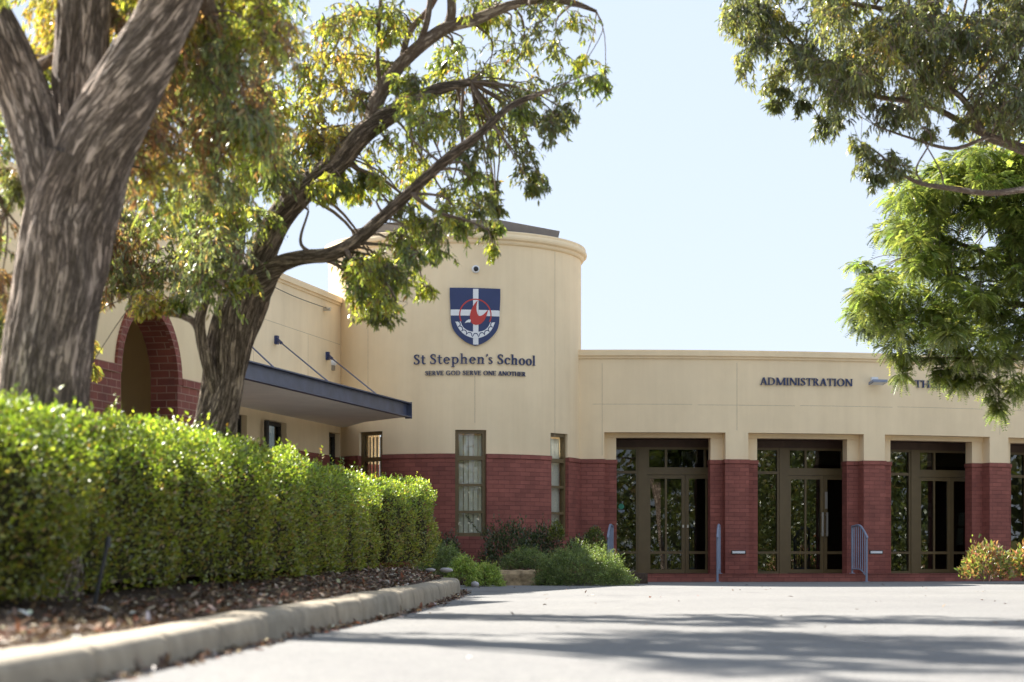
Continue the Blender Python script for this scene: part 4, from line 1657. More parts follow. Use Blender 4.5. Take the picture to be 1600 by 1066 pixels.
# ------------------------------------------------------------------ garden shrubs
def shrub(name, label, cat, x, y0, y1, w, d, n, pal, leaf_len, leaf_w, stems=0, droop=0.2, up=0.6, spiky=False, wide_depth=None, group=None, lump=0.25, fuzz=0.16, z0=None):
    """x, y0 (foot), y1 (top) and width w in photo pixels at depth d"""
    b, tp = P(x, y0, d), P(x, y1, d)
    h = tp.z - b.z
    rx = w / 2 / FPX * d
    ry = wide_depth or rx * 0.9
    t = thing(name, label, cat, (b.x, b.y, b.z), group)
    seed = random.random() * 50
    tr_ = .006 if spiky else .008
    ns = stems or 10
    mb = MB()
    tips = []
    for i in range(ns):
        a = 2 * PI * i / ns + random.random()
        r = random.uniform(.25, .85)
        q = Vector((b.x + rx * r * math.cos(a), b.y + ry * r * math.sin(a), b.z + h * random.uniform(.55, .95) * math.sqrt(max(.1, 1 - r * r * .7))))
        s0 = Vector((b.x + rx * .15 * math.cos(a), b.y + ry * .15 * math.sin(a), b.z - 0.03))
        tube(mb, [(*s0, tr_), (*(s0.lerp(q, .5) + Vector((0, 0, h * .08))), tr_ * .6), (*q, .003)], n=5, k=3)
        tips.append(q)
    mb.build('stem', M['twig'], t)
    u = rand_dirs(n)
    u[:, 2] = np.abs(u[:, 2]) * 1.0 - 0.22 * rng.random(n)
    rad = 1 - np.abs(rng.normal(0, fuzz, n))
    lum = np.array([1 + lump * noise.noise((p[0] * 2.2 + seed, p[1] * 2.2, p[2] * 2.2)) + lump * .5 * noise.noise((p[0] * 5 + seed, p[1] * 5, p[2] * 5)) for p in u])
    ctr = np.array([b.x, b.y, b.z + h * 0.12])
    pos = ctr + u * np.array([rx, ry, h * 0.88]) * (rad * lum)[:, None]
    pos[:, 2] = np.maximum(pos[:, 2], b.z + 0.01)
    ax = u * 0.8 + np.array([0, 0, up]) + rng.normal(0, .5, (n, 3))
    if spiky:                            # short sprays: several small leaves along a curved shoot
        k = 9
        ax /= np.linalg.norm(ax, axis=1, keepdims=True)
        sl = rng.uniform(.07, .16, n)
        f = (np.arange(k) / (k - 1))[None, :, None]
        pp = pos[:, None, :] + ax[:, None, :] * sl[:, None, None] * f + np.array([0, 0, -.05]) * f ** 2 * droop * 4
        pa = ax[:, None, :] * .7 + rng.normal(0, .7, (n, k, 3))
        pc = np.repeat(pick(pal, n)[:, None, :], k, 1) * (0.85 + .35 * f)
        pos, ax, colr = pp.reshape(-1, 3), pa.reshape(-1, 3), pc.reshape(-1, 3)
    else:
        colr = pick(pal, n)
    m = len(pos)
    L = rng.uniform(.7, 1.3, m) * leaf_len
    leaf_object('foliage', M['shrub_leaf'], pos, ax, rand_dirs(m) + np.array([0, 0, .6]), L, L * (leaf_w / leaf_len), colr, t)
    return t


DARK = [((0.050, 0.072, 0.030), 5), ((0.075, 0.105, 0.040), 3), ((0.034, 0.048, 0.022), 3), ((0.11, 0.13, 0.05), .6)]
JUN = [((0.125, 0.165, 0.050), 5), ((0.17, 0.21, 0.065), 4), ((0.075, 0.105, 0.035), 3), ((0.22, 0.25, 0.08), 1)]
LIME = [((0.24, 0.30, 0.06), 5), ((0.32, 0.36, 0.09), 3), ((0.16, 0.22, 0.05), 3)]
RUSTY = [((0.20, 0.21, 0.06), 5), ((0.27, 0.12, 0.07), 3), ((0.27, 0.16, 0.07), 2.5), ((0.12, 0.15, 0.04), 3), ((0.42, 0.16, 0.12), 1)]
shrub('juniper_shrub', 'wide feathery green juniper spilling over the kerb before the brick step', 'shrub', 910, 916, 853, 152, 35.4, 5600, JUN, .034, .008, 14, spiky=True, wide_depth=.75, lump=.3)
shrub('juniper_shrub', 'small feathery green juniper tucked behind the end of the hedge', 'shrub', 690, 900, 852, 84, 33.0, 1700, JUN, .034, .008, 8, spiky=True)
shrub('juniper_shrub', 'low green juniper trailing over the garden soil above the limestone block', 'shrub', 822, 890, 858, 70, 36.6, 1000, JUN, .034, .008, 8, spiky=True)
shrub('golden_shrub', 'small sunlit yellow-green shrub left of the limestone block', 'shrub', 757, 917, 882, 52, 34.0, 1200, LIME, .032, .010, 8, spiky=True)
shrub('golden_shrub', 'low yellow-green shrub close behind the kerb end', 'shrub', 724, 905, 873, 42, 32.6, 750, LIME, .032, .010, 8, spiky=True)
shrub('dark_shrub', 'dark leafy shrub against the tower bricks right of the middle tower window', 'shrub', 793, 893, 808, 92, 38.8, 4600, DARK, .052, .020, 14, lump=.4, fuzz=.25)
shrub('dark_shrub', 'dark leafy shrub below the right-hand tower window', 'shrub', 845, 890, 812, 78, 39.2, 3800, DARK, .052, .020, 12, lump=.4, fuzz=.25)
shrub('dark_shrub', 'dark leafy shrub left of the middle tower window', 'shrub', 694, 893, 830, 70, 38.4, 3200, DARK, .052, .020, 12, lump=.4, fuzz=.25)
shrub('dark_shrub', 'low dark shrub between the round shrub and the tower', 'shrub', 905, 880, 832, 52, 39.4, 1200, DARK, .052, .020, 10, lump=.4, fuzz=.25)
shrub('round_shrub', 'clipped round olive-green shrub in front of the tower end of the step', 'shrub', 929, 862, 822, 36, 39.0, 1500, [((.10, .125, .03), 4), ((.15, .17, .04), 3), ((.06, .08, .02), 3)], .040, .022, 8, lump=.12, fuzz=.12)
shrub('round_shrub', 'small yellow-green shrub top standing before the right-hand tower window', 'shrub', 869, 845, 811, 26, 38.8, 700, [((.13, .15, .03), 4), ((.20, .20, .05), 3), ((.07, .09, .02), 3)], .042, .024, 8, lump=.2, fuzz=.2)
shrub('rusty_shrub', 'reddish and green leafy shrub at the right before the last column', 'shrub', 1542, 906, 846, 84, 37.6, 1500, RUSTY, .085, .040, 14, lump=.45, fuzz=.22)
shrub('rusty_shrub', 'reddish and green leafy shrub cut off by the right edge of the photo', 'shrub', 1604, 906, 842, 74, 37.9, 1300, RUSTY, .085, .040, 14, lump=.45, fuzz=.22)
# a bare shoot in front of the middle window
a = P(762, 850, 38.9)
t = thing('garden_shoot', 'thin dark leafy shoot leaning across the middle tower window', 'plant', (a.x, a.y, a.z - .5))
mb = MB()
pts = [(*P(775, 880, 38.9), .008), (*P(757, 842, 38.8), .006), (*P(740, 822, 38.7), .005), (*P(729, 806, 38.7), .003)]
tube(mb, pts, n=5, k=6)
mb.build('stem', M['twig'], t)
s = np.array([q[:3] for q in catmull(pts, 12)])[6:]
s = np.repeat(s, 3, 0)
leaf_object('leaves', M['shrub_leaf'], s, rand_dirs(len(s)) + np.array([0, 0, .4]), rand_dirs(len(s)), np.full(len(s), .045), np.full(len(s), .02), pick(DARK, len(s)), t)


# ------------------------------------------------------------------ trees
def crown_build(t, limbs, clusters, leaf_len, leaf_w, pals, mat, tw_n=8, lf_n=13, droop=1.0, twig_r=.006, down=.8):
    """clusters: (x, y, d, r_px, palette key). A branchlet runs from the nearest limb, twigs spread from it, leaves hang along the twigs."""
    LP = np.concatenate([np.array(l)[2:] for l in limbs])
    mb = MB()
    PO, AX, CO = [], [], []
    for (x, y, d, rp, key) in clusters:
        c = np.array(P(x, y, d))
        R_ = rp * d / FPX
        dist = np.linalg.norm(LP[:, :3] - c, axis=1) + 6 * np.maximum(0, LP[:, 2] - c[2] - .3) * 0
        j = int(np.argmin(dist))
        a = LP[j]
        mid = (a[:3] + c) / 2 + np.array([random.gauss(0, .08), random.gauss(0, .08), .10 * dist[j] + .03])
        r0 = min(a[3] * .45, .007 + .010 * dist[j])
        end = c + np.array([0, 0, .25 * R_])
        tube(mb, [(*a[:3], r0), (*mid, r0 * .65), (*end, .004)], n=5, k=4)
        for _ in range(tw_n):
            u = np.array([random.gauss(0, 1), random.gauss(0, 1), random.gauss(.15, .8)])
            u /= np.linalg.norm(u)
            st = end + (mid - end) * random.random() * min(.9, 1.6 * R_ / max(dist[j], .1)) + np.array([random.gauss(0, .3), random.gauss(0, .3), random.gauss(0, .3)]) * R_
            ln = R_ * random.uniform(.8, 1.7)
            p = [st]
            dr = u.copy()
            for k in range(4):
                dr = dr + np.array([0, 0, -.30 * droop])
                dr /= np.linalg.norm(dr)
                p.append(p[-1] + dr * ln / 4)
            tube(mb, [(*q, twig_r * (1 - .2 * i)) for i, q in enumerate(p)], n=3, k=1)
            p = np.array(p)
            f = rng.random(lf_n) ** .8 * 3.999
            i0 = f.astype(int)
            w = (f - i0)[:, None]
            PO.append(p[i0] * (1 - w) + p[i0 + 1] * w + rng.normal(0, .012, (lf_n, 3)))
            AX.append((p[i0 + 1] - p[i0]) / (ln / 4) * .45 + np.array([0, 0, -down]) + rng.normal(0, .48, (lf_n, 3)))
            CO.append(pick(pals[key], lf_n))
    mb.build('twigs', M['twig'], t)
    PO, AX, CO = np.concatenate(PO), np.concatenate(AX), np.concatenate(CO)
    m = len(PO)
    L = rng.uniform(.65, 1.3, m) * leaf_len
    leaf_object('crown', mat, PO, AX, rand_dirs(m), L, L * rng.uniform(.8, 1.25, m) * (leaf_w / leaf_len), CO, t, fold=.10)
    return m


def in_poly(x, y, poly):
    c = False
    for (x0, y0), (x1, y1) in zip(poly, poly[1:] + poly[:1]):
        if (y0 > y) != (y1 > y) and x < (x1 - x0) * (y - y0) / (y1 - y0) + x0:
            c = not c
    return c


def fill(poly, n, d0, d1, r0, r1, keyf):
    xs, ys = [q[0] for q in poly], [q[1] for q in poly]
    out = []
    while len(out) < n:
        x, y = random.uniform(min(xs), max(xs)), random.uniform(min(ys), max(ys))
        if in_poly(x, y, poly):
            out.append((x, y, random.uniform(d0, d1), random.uniform(r0, r1), keyf(x, y)))
    return out


PAL = {
    'lime': [((0.23, 0.26, 0.045), 5), ((0.30, 0.32, 0.055), 4), ((0.14, 0.175, 0.038), 3), ((0.36, 0.32, 0.06), 1.2), ((.34, .19, .07), .6)],
    'green': [((0.155, 0.20, 0.050), 5), ((0.21, 0.25, 0.055), 3), ((0.10, 0.13, 0.036), 4), ((0.28, 0.26, 0.06), 1)],
    'dark': [((0.105, 0.125, 0.040), 5), ((0.15, 0.165, 0.045), 3), ((0.075, 0.09, 0.03), 3), ((.20, .16, .05), 1)],
    'grey': [((0.17, 0.205, 0.105), 5), ((0.22, 0.25, 0.125), 4), ((0.115, 0.145, 0.07), 3), ((0.31, 0.22, 0.11), 1.4)],
    'rust': [((0.27, 0.15, 0.088), 4), ((0.22, 0.122, 0.078), 3), ((0.21, 0.215, 0.095), 5), ((0.36, 0.22, 0.11), 2.5), ((0.17, 0.115, 0.07), 2)],
    'gold': [((0.35, 0.29, 0.055), 5), ((0.27, 0.27, 0.055), 4), ((0.36, 0.21, 0.07), 1.6), ((0.18, 0.20, 0.05), 2.4)],
    'fern': [((0.155, 0.198, 0.060), 5), ((0.20, 0.24, 0.07), 4), ((0.105, 0.14, 0.046), 3), ((0.25, 0.275, 0.09), 1)],
}

# --- tree 1: the big forked trunk close to the camera
D1 = 12.6
t1 = thing('forked_tree', 'big rough-barked tree with a thick trunk forking into three limbs at the left', 'tree', (*P(55, 930, D1).xy, .17))
mb = MB()
L1 = [ptube(mb, [(42, 960, D1, 89.2), (52, 830, D1, 78.3), (62, 700, D1, 70.1), (74, 560, D1, 67.3), (92, 440, D1, 65.5), (112, 340, D1, 68.2), (138, 250, D1 - .05, 63.7)], n=170, k=30, rough=.032, kr=1.5, kz=.70, seed=3.0)]
mb.build('trunk', M['bark'], t1, smooth=True)
for nm, px, sd in (('limb', [(112, 345, D1, 56.4), (150, 235, D1 - .1, 60.1), (205, 130, D1 - .25, 52.8), (262, 20, D1 - .4, 43.7), (300, -80, D1 - .5, 38.2), (380, -260, D1 - .5, 30.9), (440, -460, D1 - .6, 20.0)], 5.0),
                   ('limb', [(105, 330, D1 + .15, 47.3), (118, 210, D1 + .30, 42.8), (126, 90, D1 + .4, 41.0), (134, -20, D1 + .5, 40.0), (150, -200, D1 + .7, 32.8), (190, -430, D1 + .9, 18.2)], 8.0),
                   ('limb', [(95, 330, D1, 49.1), (62, 225, D1 + .05, 43.7), (28, 130, D1 + .1, 41.0), (-20, 30, D1 + .1, 38.2), (-90, -110, D1 + .1, 30.9), (-170, -330, D1, 20.0)], 12.0)):
    mb = MB()
    L1.append(ptube(mb, px, n=130, k=22, rough=.026, kr=1.5, kz=.70, seed=sd))
    mb.build(nm, M['bark'], t1, smooth=True)
for px in ([(190, -430, D1 + .9, 18), (330, -520, 12.4, 12), (520, -560, 12.2, 7)], [(300, -80, D1 - .5, 18), (330, 40, 13.3, 12), (350, 130, 14.0, 8), (345, 230, 14.4, 4)],
           [(134, -20, D1 + .5, 16), (200, 60, 13.4, 10), (260, 160, 14.0, 6), (250, 260, 14.4, 3)], [(28, 130, D1 + .1, 14), (75, 95, 13.2, 9), (110, 80, 13.9, 6)],
           [(300, -80, D1 - .5, 16), (430, -60, 12.6, 12), (560, -90, 12.9, 9), (700, -150, 12.6, 5)], [(-20, 30, 12, 12), (-60, 200, 13, 8), (10, 330, 13.8, 5)]):
    mb = MB()
    L1.append(ptube(mb, px, n=12, k=8, rough=.002, seed=px[0][0]))
    mb.build('branch', M['bark_smooth'], t1, smooth=True)


def key1(x, y):
    n = noise.noise((x * .011, y * .011, 3.0))
    if 180 < x < 400 and 50 < y < 270 and n > -.08:
        return 'rust'
    if y < 60 + 60 * n:
        return random.choice(['gold', 'lime', 'lime', 'green'])
    if x < 60 and y > 200:
        return random.choice(['grey', 'rust', 'dark'])
    return random.choice(['grey', 'grey', 'green', 'lime', 'gold', 'rust', 'rust'])


cl1 = fill([(195, -60), (430, -80), (455, 40), (440, 170), (400, 270), (330, 330), (250, 340), (190, 280), (185, 130)], 95, 13.0, 15.4, 30, 52, key1)
cl1 += fill([(10, 60), (90, 60), (80, 170), (55, 330), (30, 520), (-40, 560), (-60, 100)], 20, 13.2, 15.0, 26, 42, key1)
cl1 += fill([(20, -40), (100, -40), (115, 130), (60, 110)], 8, 13.0, 14.6, 26, 40, lambda x, y: 'gold')
cl1 += fill([(170, -40), (270, -60), (215, 40), (175, 60)], 6, 13.2, 14.6, 24, 36, lambda x, y: 'gold')
# foliage above the frame, which shades the road at the lower right
cl1 += fill([(-140, -80), (140, -60), (420, -90), (720, -120), (700, -330), (420, -620), (40, -640), (-240, -480)], 50, 11.2, 13.2, 40, 70, lambda x, y: random.choice(['lime', 'green', 'grey']))
crown_build(t1, L1, cl1, .070, .0135, PAL, M['leaf'], tw_n=15, lf_n=24)

# --- tree 2: leaning tree with two long limbs
D2 = 17.6
t2 = thing('leaning_tree', 'brown-barked tree leaning right with two long limbs over the hedge', 'tree', (*P(335, 700, D2).xy, .22))
mb = MB()
L2 = [ptube(mb, [(318, 800, D2, 47.8), (326, 730, D2, 41.4), (335, 670, D2, 34.0), (349, 600, D2, 31.7), (362, 530, D2, 34.0), (383, 465, D2, 35.9), (398, 420, D2, 30.4)], n=110, k=24, rough=.020, kr=2.2, kz=1.0, seed=31.0)]
mb.build('trunk', M['bark_dark'], t2, smooth=True)
LIMB2 = [
    ([(388, 470, D2, 30), (408, 400, D2 - .05, 24), (436, 342, D2 - .1, 21), (480, 292, D2 - .1, 19), (530, 250, D2 - .1, 18), (572, 205, D2 - .1, 17), (622, 172, D2, 14), (680, 142, D2 + .1, 10), (735, 128, D2 + .2, 6)], 'bark_dark', .008),
    ([(400, 455, D2 - .05, 24), (430, 418, D2 - .2, 15), (470, 403, D2 - .35, 11.5), (515, 398, D2 - .5, 11), (555, 378, D2 - .6, 10.5), (600, 338, D2 - .7, 10), (650, 292, D2 - .8, 8.5), (700, 248, D2 - .9, 7.5), (745, 213, D2 - 1.0, 6.5), (800, 165, D2 - 1.0, 5), (860, 140, D2 - 1.0, 3)], 'bark_dark', .005),
    ([(578, 200, D2 - .05, 14), (592, 150, D2 + .1, 12), (622, 105, D2 + .2, 11), (664, 66, D2 + .25, 10.5), (702, 42, D2 + .3, 9.5), (745, 30, D2 + .3, 9), (800, 8, D2 + .3, 7), (850, 0, D2 + .3, 6), (895, 5, D2 + .3, 5), (932, 18, D2 + .3, 2.5)], 'bark_smooth', .003),
    ([(366, 500, D2 + .2, 26), (362, 430, D2 + .35, 20), (366, 360, D2 + .45, 18), (380, 270, D2 + .5, 16), (398, 160, D2 + .6, 14), (412, 60, D2 + .6, 12), (425, -60, D2 + .6, 10), (450, -220, D2 + .6, 6)], 'bark_dark', .006),
    ([(342, 615, D2 - .1, 14), (322, 560, D2 - .25, 10), (312, 505, D2 - .35, 8.5), (322, 455, D2 - .4, 7), (318, 380, D2 - .4, 5)], 'bark_dark', .003),
    ([(314, 525, D2 - .3, 7), (302, 503, D2 - .3, 5.5), (280, 493, D2 - .2, 4.8), (255, 489, D2 - .1, 4), (215, 480, D2, 3), (190, 430, D2 + .4, 2)], 'bark_smooth', .001),
    ([(700, 44, D2 + .3, 8), (706, 10, D2 + .3, 7), (698, -60, D2 + .3, 6), (690, -160, D2 + .3, 4)], 'bark_smooth', .002),
    ([(655, 70, D2 + .25, 5.5), (668, 30, D2 + .2, 5), (676, -30, D2 + .2, 4), (690, -120, D2 + .1, 2.5)], 'bark_smooth', .001),
    ([(628, 95, D2 + .2, 5.5), (640, 50, D2 + .3, 5), (672, 12, D2 + .35, 4.5), (700, -40, D2 + .4, 3)], 'bark_smooth', .001),
    ([(594, 140, D2 + .1, 4), (590, 90, D2, 3.4), (593, 30, D2 - .1, 3), (598, -60, D2 - .1, 2)], 'bark_smooth', .001),
    ([(520, 255, D2, 5), (505, 200, D2 + .3, 4), (500, 130, D2 + .5, 3), (530, 60, D2 + .6, 2)], 'bark_smooth', .001),
    ([(500, 402, D2 - .45, 4), (470, 380, D2 - .4, 2.6), (482, 330, D2 - .4, 1.6)], 'bark_smooth', 0),
    ([(540, 390, D2 - .6, 4), (560, 420, D2 - .7, 3), (600, 440, D2 - .8, 2.4), (620, 470, D2 - .8, 1.5)], 'bark_smooth', 0),
    ([(640, 300, D2 - .8, 4), (680, 330, D2 - .9, 3), (730, 345, D2 - 1.0, 2), (765, 360, D2 - 1.0, 1.2)], 'bark_smooth', 0),
]
for px, mt, rg in LIMB2:
    mb = MB()
    L2.append(ptube(mb, px, n=32 if px[0][3] > 12 else 14, k=10, rough=rg, kr=3.0, kz=2.0, seed=px[0][0] * .1))
    mb.build('limb' if px[0][3] > 12 else 'branch', M[mt], t2, smooth=True)


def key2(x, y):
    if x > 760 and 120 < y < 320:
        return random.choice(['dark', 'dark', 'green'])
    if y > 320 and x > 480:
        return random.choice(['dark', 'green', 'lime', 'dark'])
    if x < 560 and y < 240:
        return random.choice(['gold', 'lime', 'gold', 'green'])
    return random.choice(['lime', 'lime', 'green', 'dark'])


pts2 = [(790, 60, 36), (850, 50, 36), (900, 42, 26), (880, 92, 32), (820, 105, 36), (908, 112, 18), (840, 142, 32), (890, 152, 26), (946, 136, 15), (922, 130, 16), (892, 182, 16), (870, 205, 18),
        (700, 92, 30), (720, 132, 36), (762, 122, 36), (700, 160, 34), (650, 165, 30), (668, 195, 28), (800, 172, 34), (840, 182, 28), (790, 214, 28), (812, 242, 24), (826, 272, 18), (832, 296, 11),
        (690, 196, 32), (742, 188, 34), (762, 232, 28), (706, 240, 30), (744, 268, 30), (700, 292, 28), (660, 226, 30), (640, 262, 28), (612, 236, 28), (588, 268, 28), (648, 302, 22), (560, 302, 18), (538, 292, 16),
        (702, 328, 28), (742, 338, 24), (764, 372, 16), (642, 362, 24), (682, 368, 22), (640, 408, 26), (598, 428, 30), (578, 462, 28), (590, 492, 20), (636, 440, 24), (690, 396, 18), (664, 456, 14), (774, 396, 11), (722, 362, 16), (560, 430, 20), (655, 385, 24), (615, 470, 22), (800, 262, 18), (780, 300, 16), (760, 318, 18),
        (520, 40, 36), (560, 30, 36), (600, 20, 30), (540, 100, 36), (588, 100, 28), (520, 150, 36), (560, 160, 32), (500, 210, 36), (540, 220, 32), (480, 100, 36), (470, 170, 36), (480, 250, 30), (434, 230, 34), (450, 284, 26), (430, 150, 36), (620, 40, 24), (640, 120, 18), (760, 20, 22), (730, -10, 24),
        (625, 325, 20), (600, 300, 22), (668, 270, 24), (510, 285, 20), (720, 215, 28), (780, 150, 28), (860, 20, 26), (690, 130, 22)]
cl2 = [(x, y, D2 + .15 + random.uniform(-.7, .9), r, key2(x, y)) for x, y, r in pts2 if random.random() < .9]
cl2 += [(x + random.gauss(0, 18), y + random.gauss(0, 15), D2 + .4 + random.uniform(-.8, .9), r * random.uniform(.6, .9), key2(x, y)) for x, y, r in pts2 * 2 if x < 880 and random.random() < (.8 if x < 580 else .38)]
cl2 += [(x, y, D2 - .6 + random.uniform(-.3, .4), r, random.choice(['lime', 'green', 'dark'])) for x, y, r in ((560, 420, 22), (575, 445, 24), (600, 410, 24), (612, 440, 22), (570, 480, 20), (590, 505, 14), (555, 455, 16), (630, 420, 20), (650, 400, 20), (625, 385, 20), (600, 470, 18), (660, 350, 18), (700, 340, 20))]
# hanging foliage in front of the trunk and left of it
cl2 += fill([(300, 160), (440, 200), (430, 320), (410, 390), (375, 450), (310, 470), (300, 300)], 38, D2 - 1.2, D2 - .3, 26, 40, lambda x, y: random.choice(['grey', 'green', 'lime', 'grey']))
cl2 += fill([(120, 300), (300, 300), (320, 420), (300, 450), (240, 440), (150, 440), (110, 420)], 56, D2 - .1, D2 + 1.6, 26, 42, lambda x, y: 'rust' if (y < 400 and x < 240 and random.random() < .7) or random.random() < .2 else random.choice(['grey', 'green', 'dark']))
cl2 += [(228, 462, D2 - .2, 20, 'gold'), (240, 488, D2 - .2, 13, 'gold'), (262, 470, D2 - .2, 18, 'gold'), (170, 470, D2 + .3, 20, 'rust'), (140, 545, D2 + .3, 13, 'gold'), (138, 580, D2 + .3, 11, 'gold'), (185, 455, D2 + .3, 18, 'dark'), (305, 450, D2 - .3, 20, 'grey'), (290, 470, D2 - .3, 13, 'green'), (345, 440, D2 - .6, 20, 'green'), (395, 440, D2 - .7, 11, 'lime'), (372, 452, D2 - .7, 12, 'lime')]
# upper part above the frame
cl2 += fill([(420, -20), (700, -40), (920, -30), (900, -200), (700, -340), (480, -330), (380, -160)], 44, D2 - .8, D2 + 1.0, 34, 56, lambda x, y: random.choice(['lime', 'green', 'dark']))
crown_build(t2, L2, cl2, .064, .0170, PAL, M['leaf'], tw_n=13, lf_n=17)

# --- right: eucalyptus branch reaching in from a tree beyond the frame
D3 = 19.5
t3 = thing('eucalyptus_tree', 'eucalyptus with grey-olive drooping leaves reaching in at the top right', 'tree', (*P(1990, 900, D3).xy, 0))
mb = MB()
L3 = [ptube(mb, [(2010, 960, D3, 62), (1985, 800, D3, 52), (1960, 600, D3, 46), (1920, 420, D3, 42), (1880, 260, D3, 36), (1840, 60, D3, 28), (1800, -160, D3, 18)], n=60, k=14, rough=.012, kr=1.5, kz=1.0, seed=51.0)]
mb.build('trunk', M['bark_smooth'], t3, smooth=True)
for px in ([(1910, 420, D3, 18), (1760, 300, D3, 13), (1640, 250, D3, 10), (1575, 225, D3 - .1, 8), (1540, 210, D3 - .1, 6), (1500, 150, D3, 5), (1440, 120, D3, 4)],
           [(1575, 225, D3 - .1, 6), (1548, 214, D3 - .2, 3.4), (1500, 231, D3 - .3, 3), (1470, 230, D3 - .3, 2.6), (1420, 215, D3 - .3, 2), (1370, 198, D3 - .3, 1.5)],
           [(1880, 270, D3 - .6, 12), (1740, 275, D3 - .6, 7), (1640, 288, D3 - .6, 5.6), (1600, 296, D3 - .6, 5), (1545, 302, D3 - .6, 4.6), (1490, 295, D3 - .6, 4), (1440, 287, D3 - .6, 3.4), (1410, 272, D3 - .6, 2.6), (1370, 238, D3 - .6, 1.6), (1345, 225, D3 - .6, 1)],
           [(1545, 215, D3, 5), (1450, 165, D3 + .2, 4.6), (1375, 152, D3 + .3, 4), (1320, 130, D3 + .4, 3.4), (1270, 103, D3 + .4, 2.8), (1230, 60, D3 + .4, 2.2), (1190, 30, D3 + .4, 1.6)],
           [(1860, 150, D3, 14), (1700, 90, D3 + .3, 9), (1560, 40, D3 + .4, 6), (1420, 20, D3 + .4, 4), (1290, 0, D3 + .4, 3), (1190, -10, D3 + .4, 2)],
           [(1440, 285, D3 - .6, 2), (1432, 262, D3 - .6, 1.6), (1455, 215, D3 - .6, 1.4), (1430, 190, D3 - .6, 1)],
           [(1475, 292, D3 - .6, 1.6), (1468, 265, D3 - .6, 1.3), (1440, 215, D3 - .6, 1)]):
    mb = MB()
    L3.append(ptube(mb, px, n=14, k=9, rough=.001, seed=px[0][0] * .1))
    mb.build('branch', M['bark_smooth'], t3, smooth=True)


def key3(x, y):
    return random.choice(['olive', 'olive_dark', 'olive_dark', 'olive', 'olive_dark', 'olive', 'olive', 'gold'] if y < 150 else ['olive', 'olive_dark', 'olive_dark'])


PAL['olive'] = [((0.165, 0.18, 0.068), 5), ((0.225, 0.235, 0.09), 3), ((0.095, 0.11, 0.042), 4), ((0.26, 0.20, 0.09), .4)]
PAL['olive_dark'] = [((0.10, 0.118, 0.048), 5), ((0.12, 0.135, 0.055), 3), ((0.055, 0.065, 0.03), 3)]
cl3 = fill([(1135, -40), (1215, -40), (1215, 20), (1255, 60), (1270, 140), (1240, 165), (1215, 150), (1180, 130), (1140, 85)], 24, D3 - .4, D3 + .9, 17, 27, key3)
cl3 += [(1212, 170, D3 + .3, 11, 'olive_dark'), (1250, 170, D3 + .3, 11, 'olive_dark'), (1222, 150, D3 + .3, 14, 'olive_dark'), (1290, 205, D3 + .3, 14, 'olive_dark'), (1305, 195, D3 + .3, 20, 'olive_dark'), (1300, 160, D3 + .3, 22, 'olive_dark')]
cl3 += fill([(1280, 60), (1400, 40), (1600, 40), (1720, 60), (1720, 200), (1600, 200), (1520, 190), (1460, 170), (1410, 185), (1350, 200), (1320, 175), (1275, 120)], 84, D3 - .9, D3 + 1.0, 24, 40, key3)
cl3 += fill([(1240, -60), (1720, -60), (1720, 60), (1290, 60), (1235, 20)], 62, D3 - .9, D3 + 1.0, 24, 40, key3)
cl3 += [(1350, 235, D3 - .6, 14, 'olive'), (1368, 258, D3 - .6, 15, 'olive'), (1385, 275, D3 - .6, 12, 'olive'), (1400, 250, D3 - .6, 12, 'olive'), (1365, 285, D3 - .6, 11, 'olive_dark'), (1460, 205, D3 - .3, 12, 'olive'), (1490, 205, D3, 13, 'olive'), (1515, 190, D3, 18, 'olive'), (1560, 200, D3, 22, 'olive')]
cl3 += fill([(1180, -80), (1900, -60), (1950, -300), (1600, -420), (1250, -260)], 40, D3 - .9, D3 + 1.2, 40, 60, key3)
crown_build(t3, L3, cl3, .074, .0145, PAL, M['leaf'], tw_n=15, lf_n=22)

# --- right: feathery green tree with pinnate leaves, nearer the building
D4 = 27.0
t4 = thing('feathery_tree', 'bright green feathery-leaved tree at the right hiding part of the wall lettering', 'tree', (*P(1790, 900, D4).xy, 0))
mb = MB()
L4 = [ptube(mb, [(1800, 915, D4, 30), (1790, 800, D4, 25), (1775, 650, D4, 22), (1760, 500, D4, 19), (1750, 360, D4, 14), (1740, 240, D4, 8)], n=40, k=12, rough=.008, kr=2, kz=1, seed=71.)]
mb.build('trunk', M['bark_dark'], t4, smooth=True)
for px in ([(1765, 560, D4, 12), (1680, 450, D4 - .2, 8), (1600, 408, D4 - .3, 6), (1560, 402, D4 - .3, 4.6), (1510, 385, D4 - .3, 3.4), (1470, 368, D4 - .3, 2)],
           [(1575, 405, D4 - .3, 4), (1574, 370, D4 - .3, 3), (1572, 325, D4 - .3, 2)], [(1760, 500, D4, 8), (1680, 410, D4 + .3, 5), (1600, 370, D4 + .4, 4), (1540, 330, D4 + .4, 2)],
           [(1772, 620, D4, 10), (1660, 500, D4, 6), (1580, 474, D4, 4.5), (1540, 474, D4, 3.6), (1500, 488, D4, 2.6), (1450, 505, D4, 1.6), (1390, 520, D4, 1)],
           [(1768, 560, D4, 8), (1660, 560, D4, 5), (1560, 560, D4, 3), (1450, 560, D4, 1.6)], [(1768, 460, D4, 8), (1660, 330, D4, 5), (1540, 290, D4, 3), (1460, 300, D4, 1.6)],
           [(1600, 408, D4 - .3, 4), (1500, 420, D4, 3), (1420, 400, D4, 1.6)]):
    mb = MB()
    L4.append(ptube(mb, px, n=12, k=8, rough=.001, seed=px[0][0] * .1))
    mb.build('branch', M['bark_dark'], t4, smooth=True)
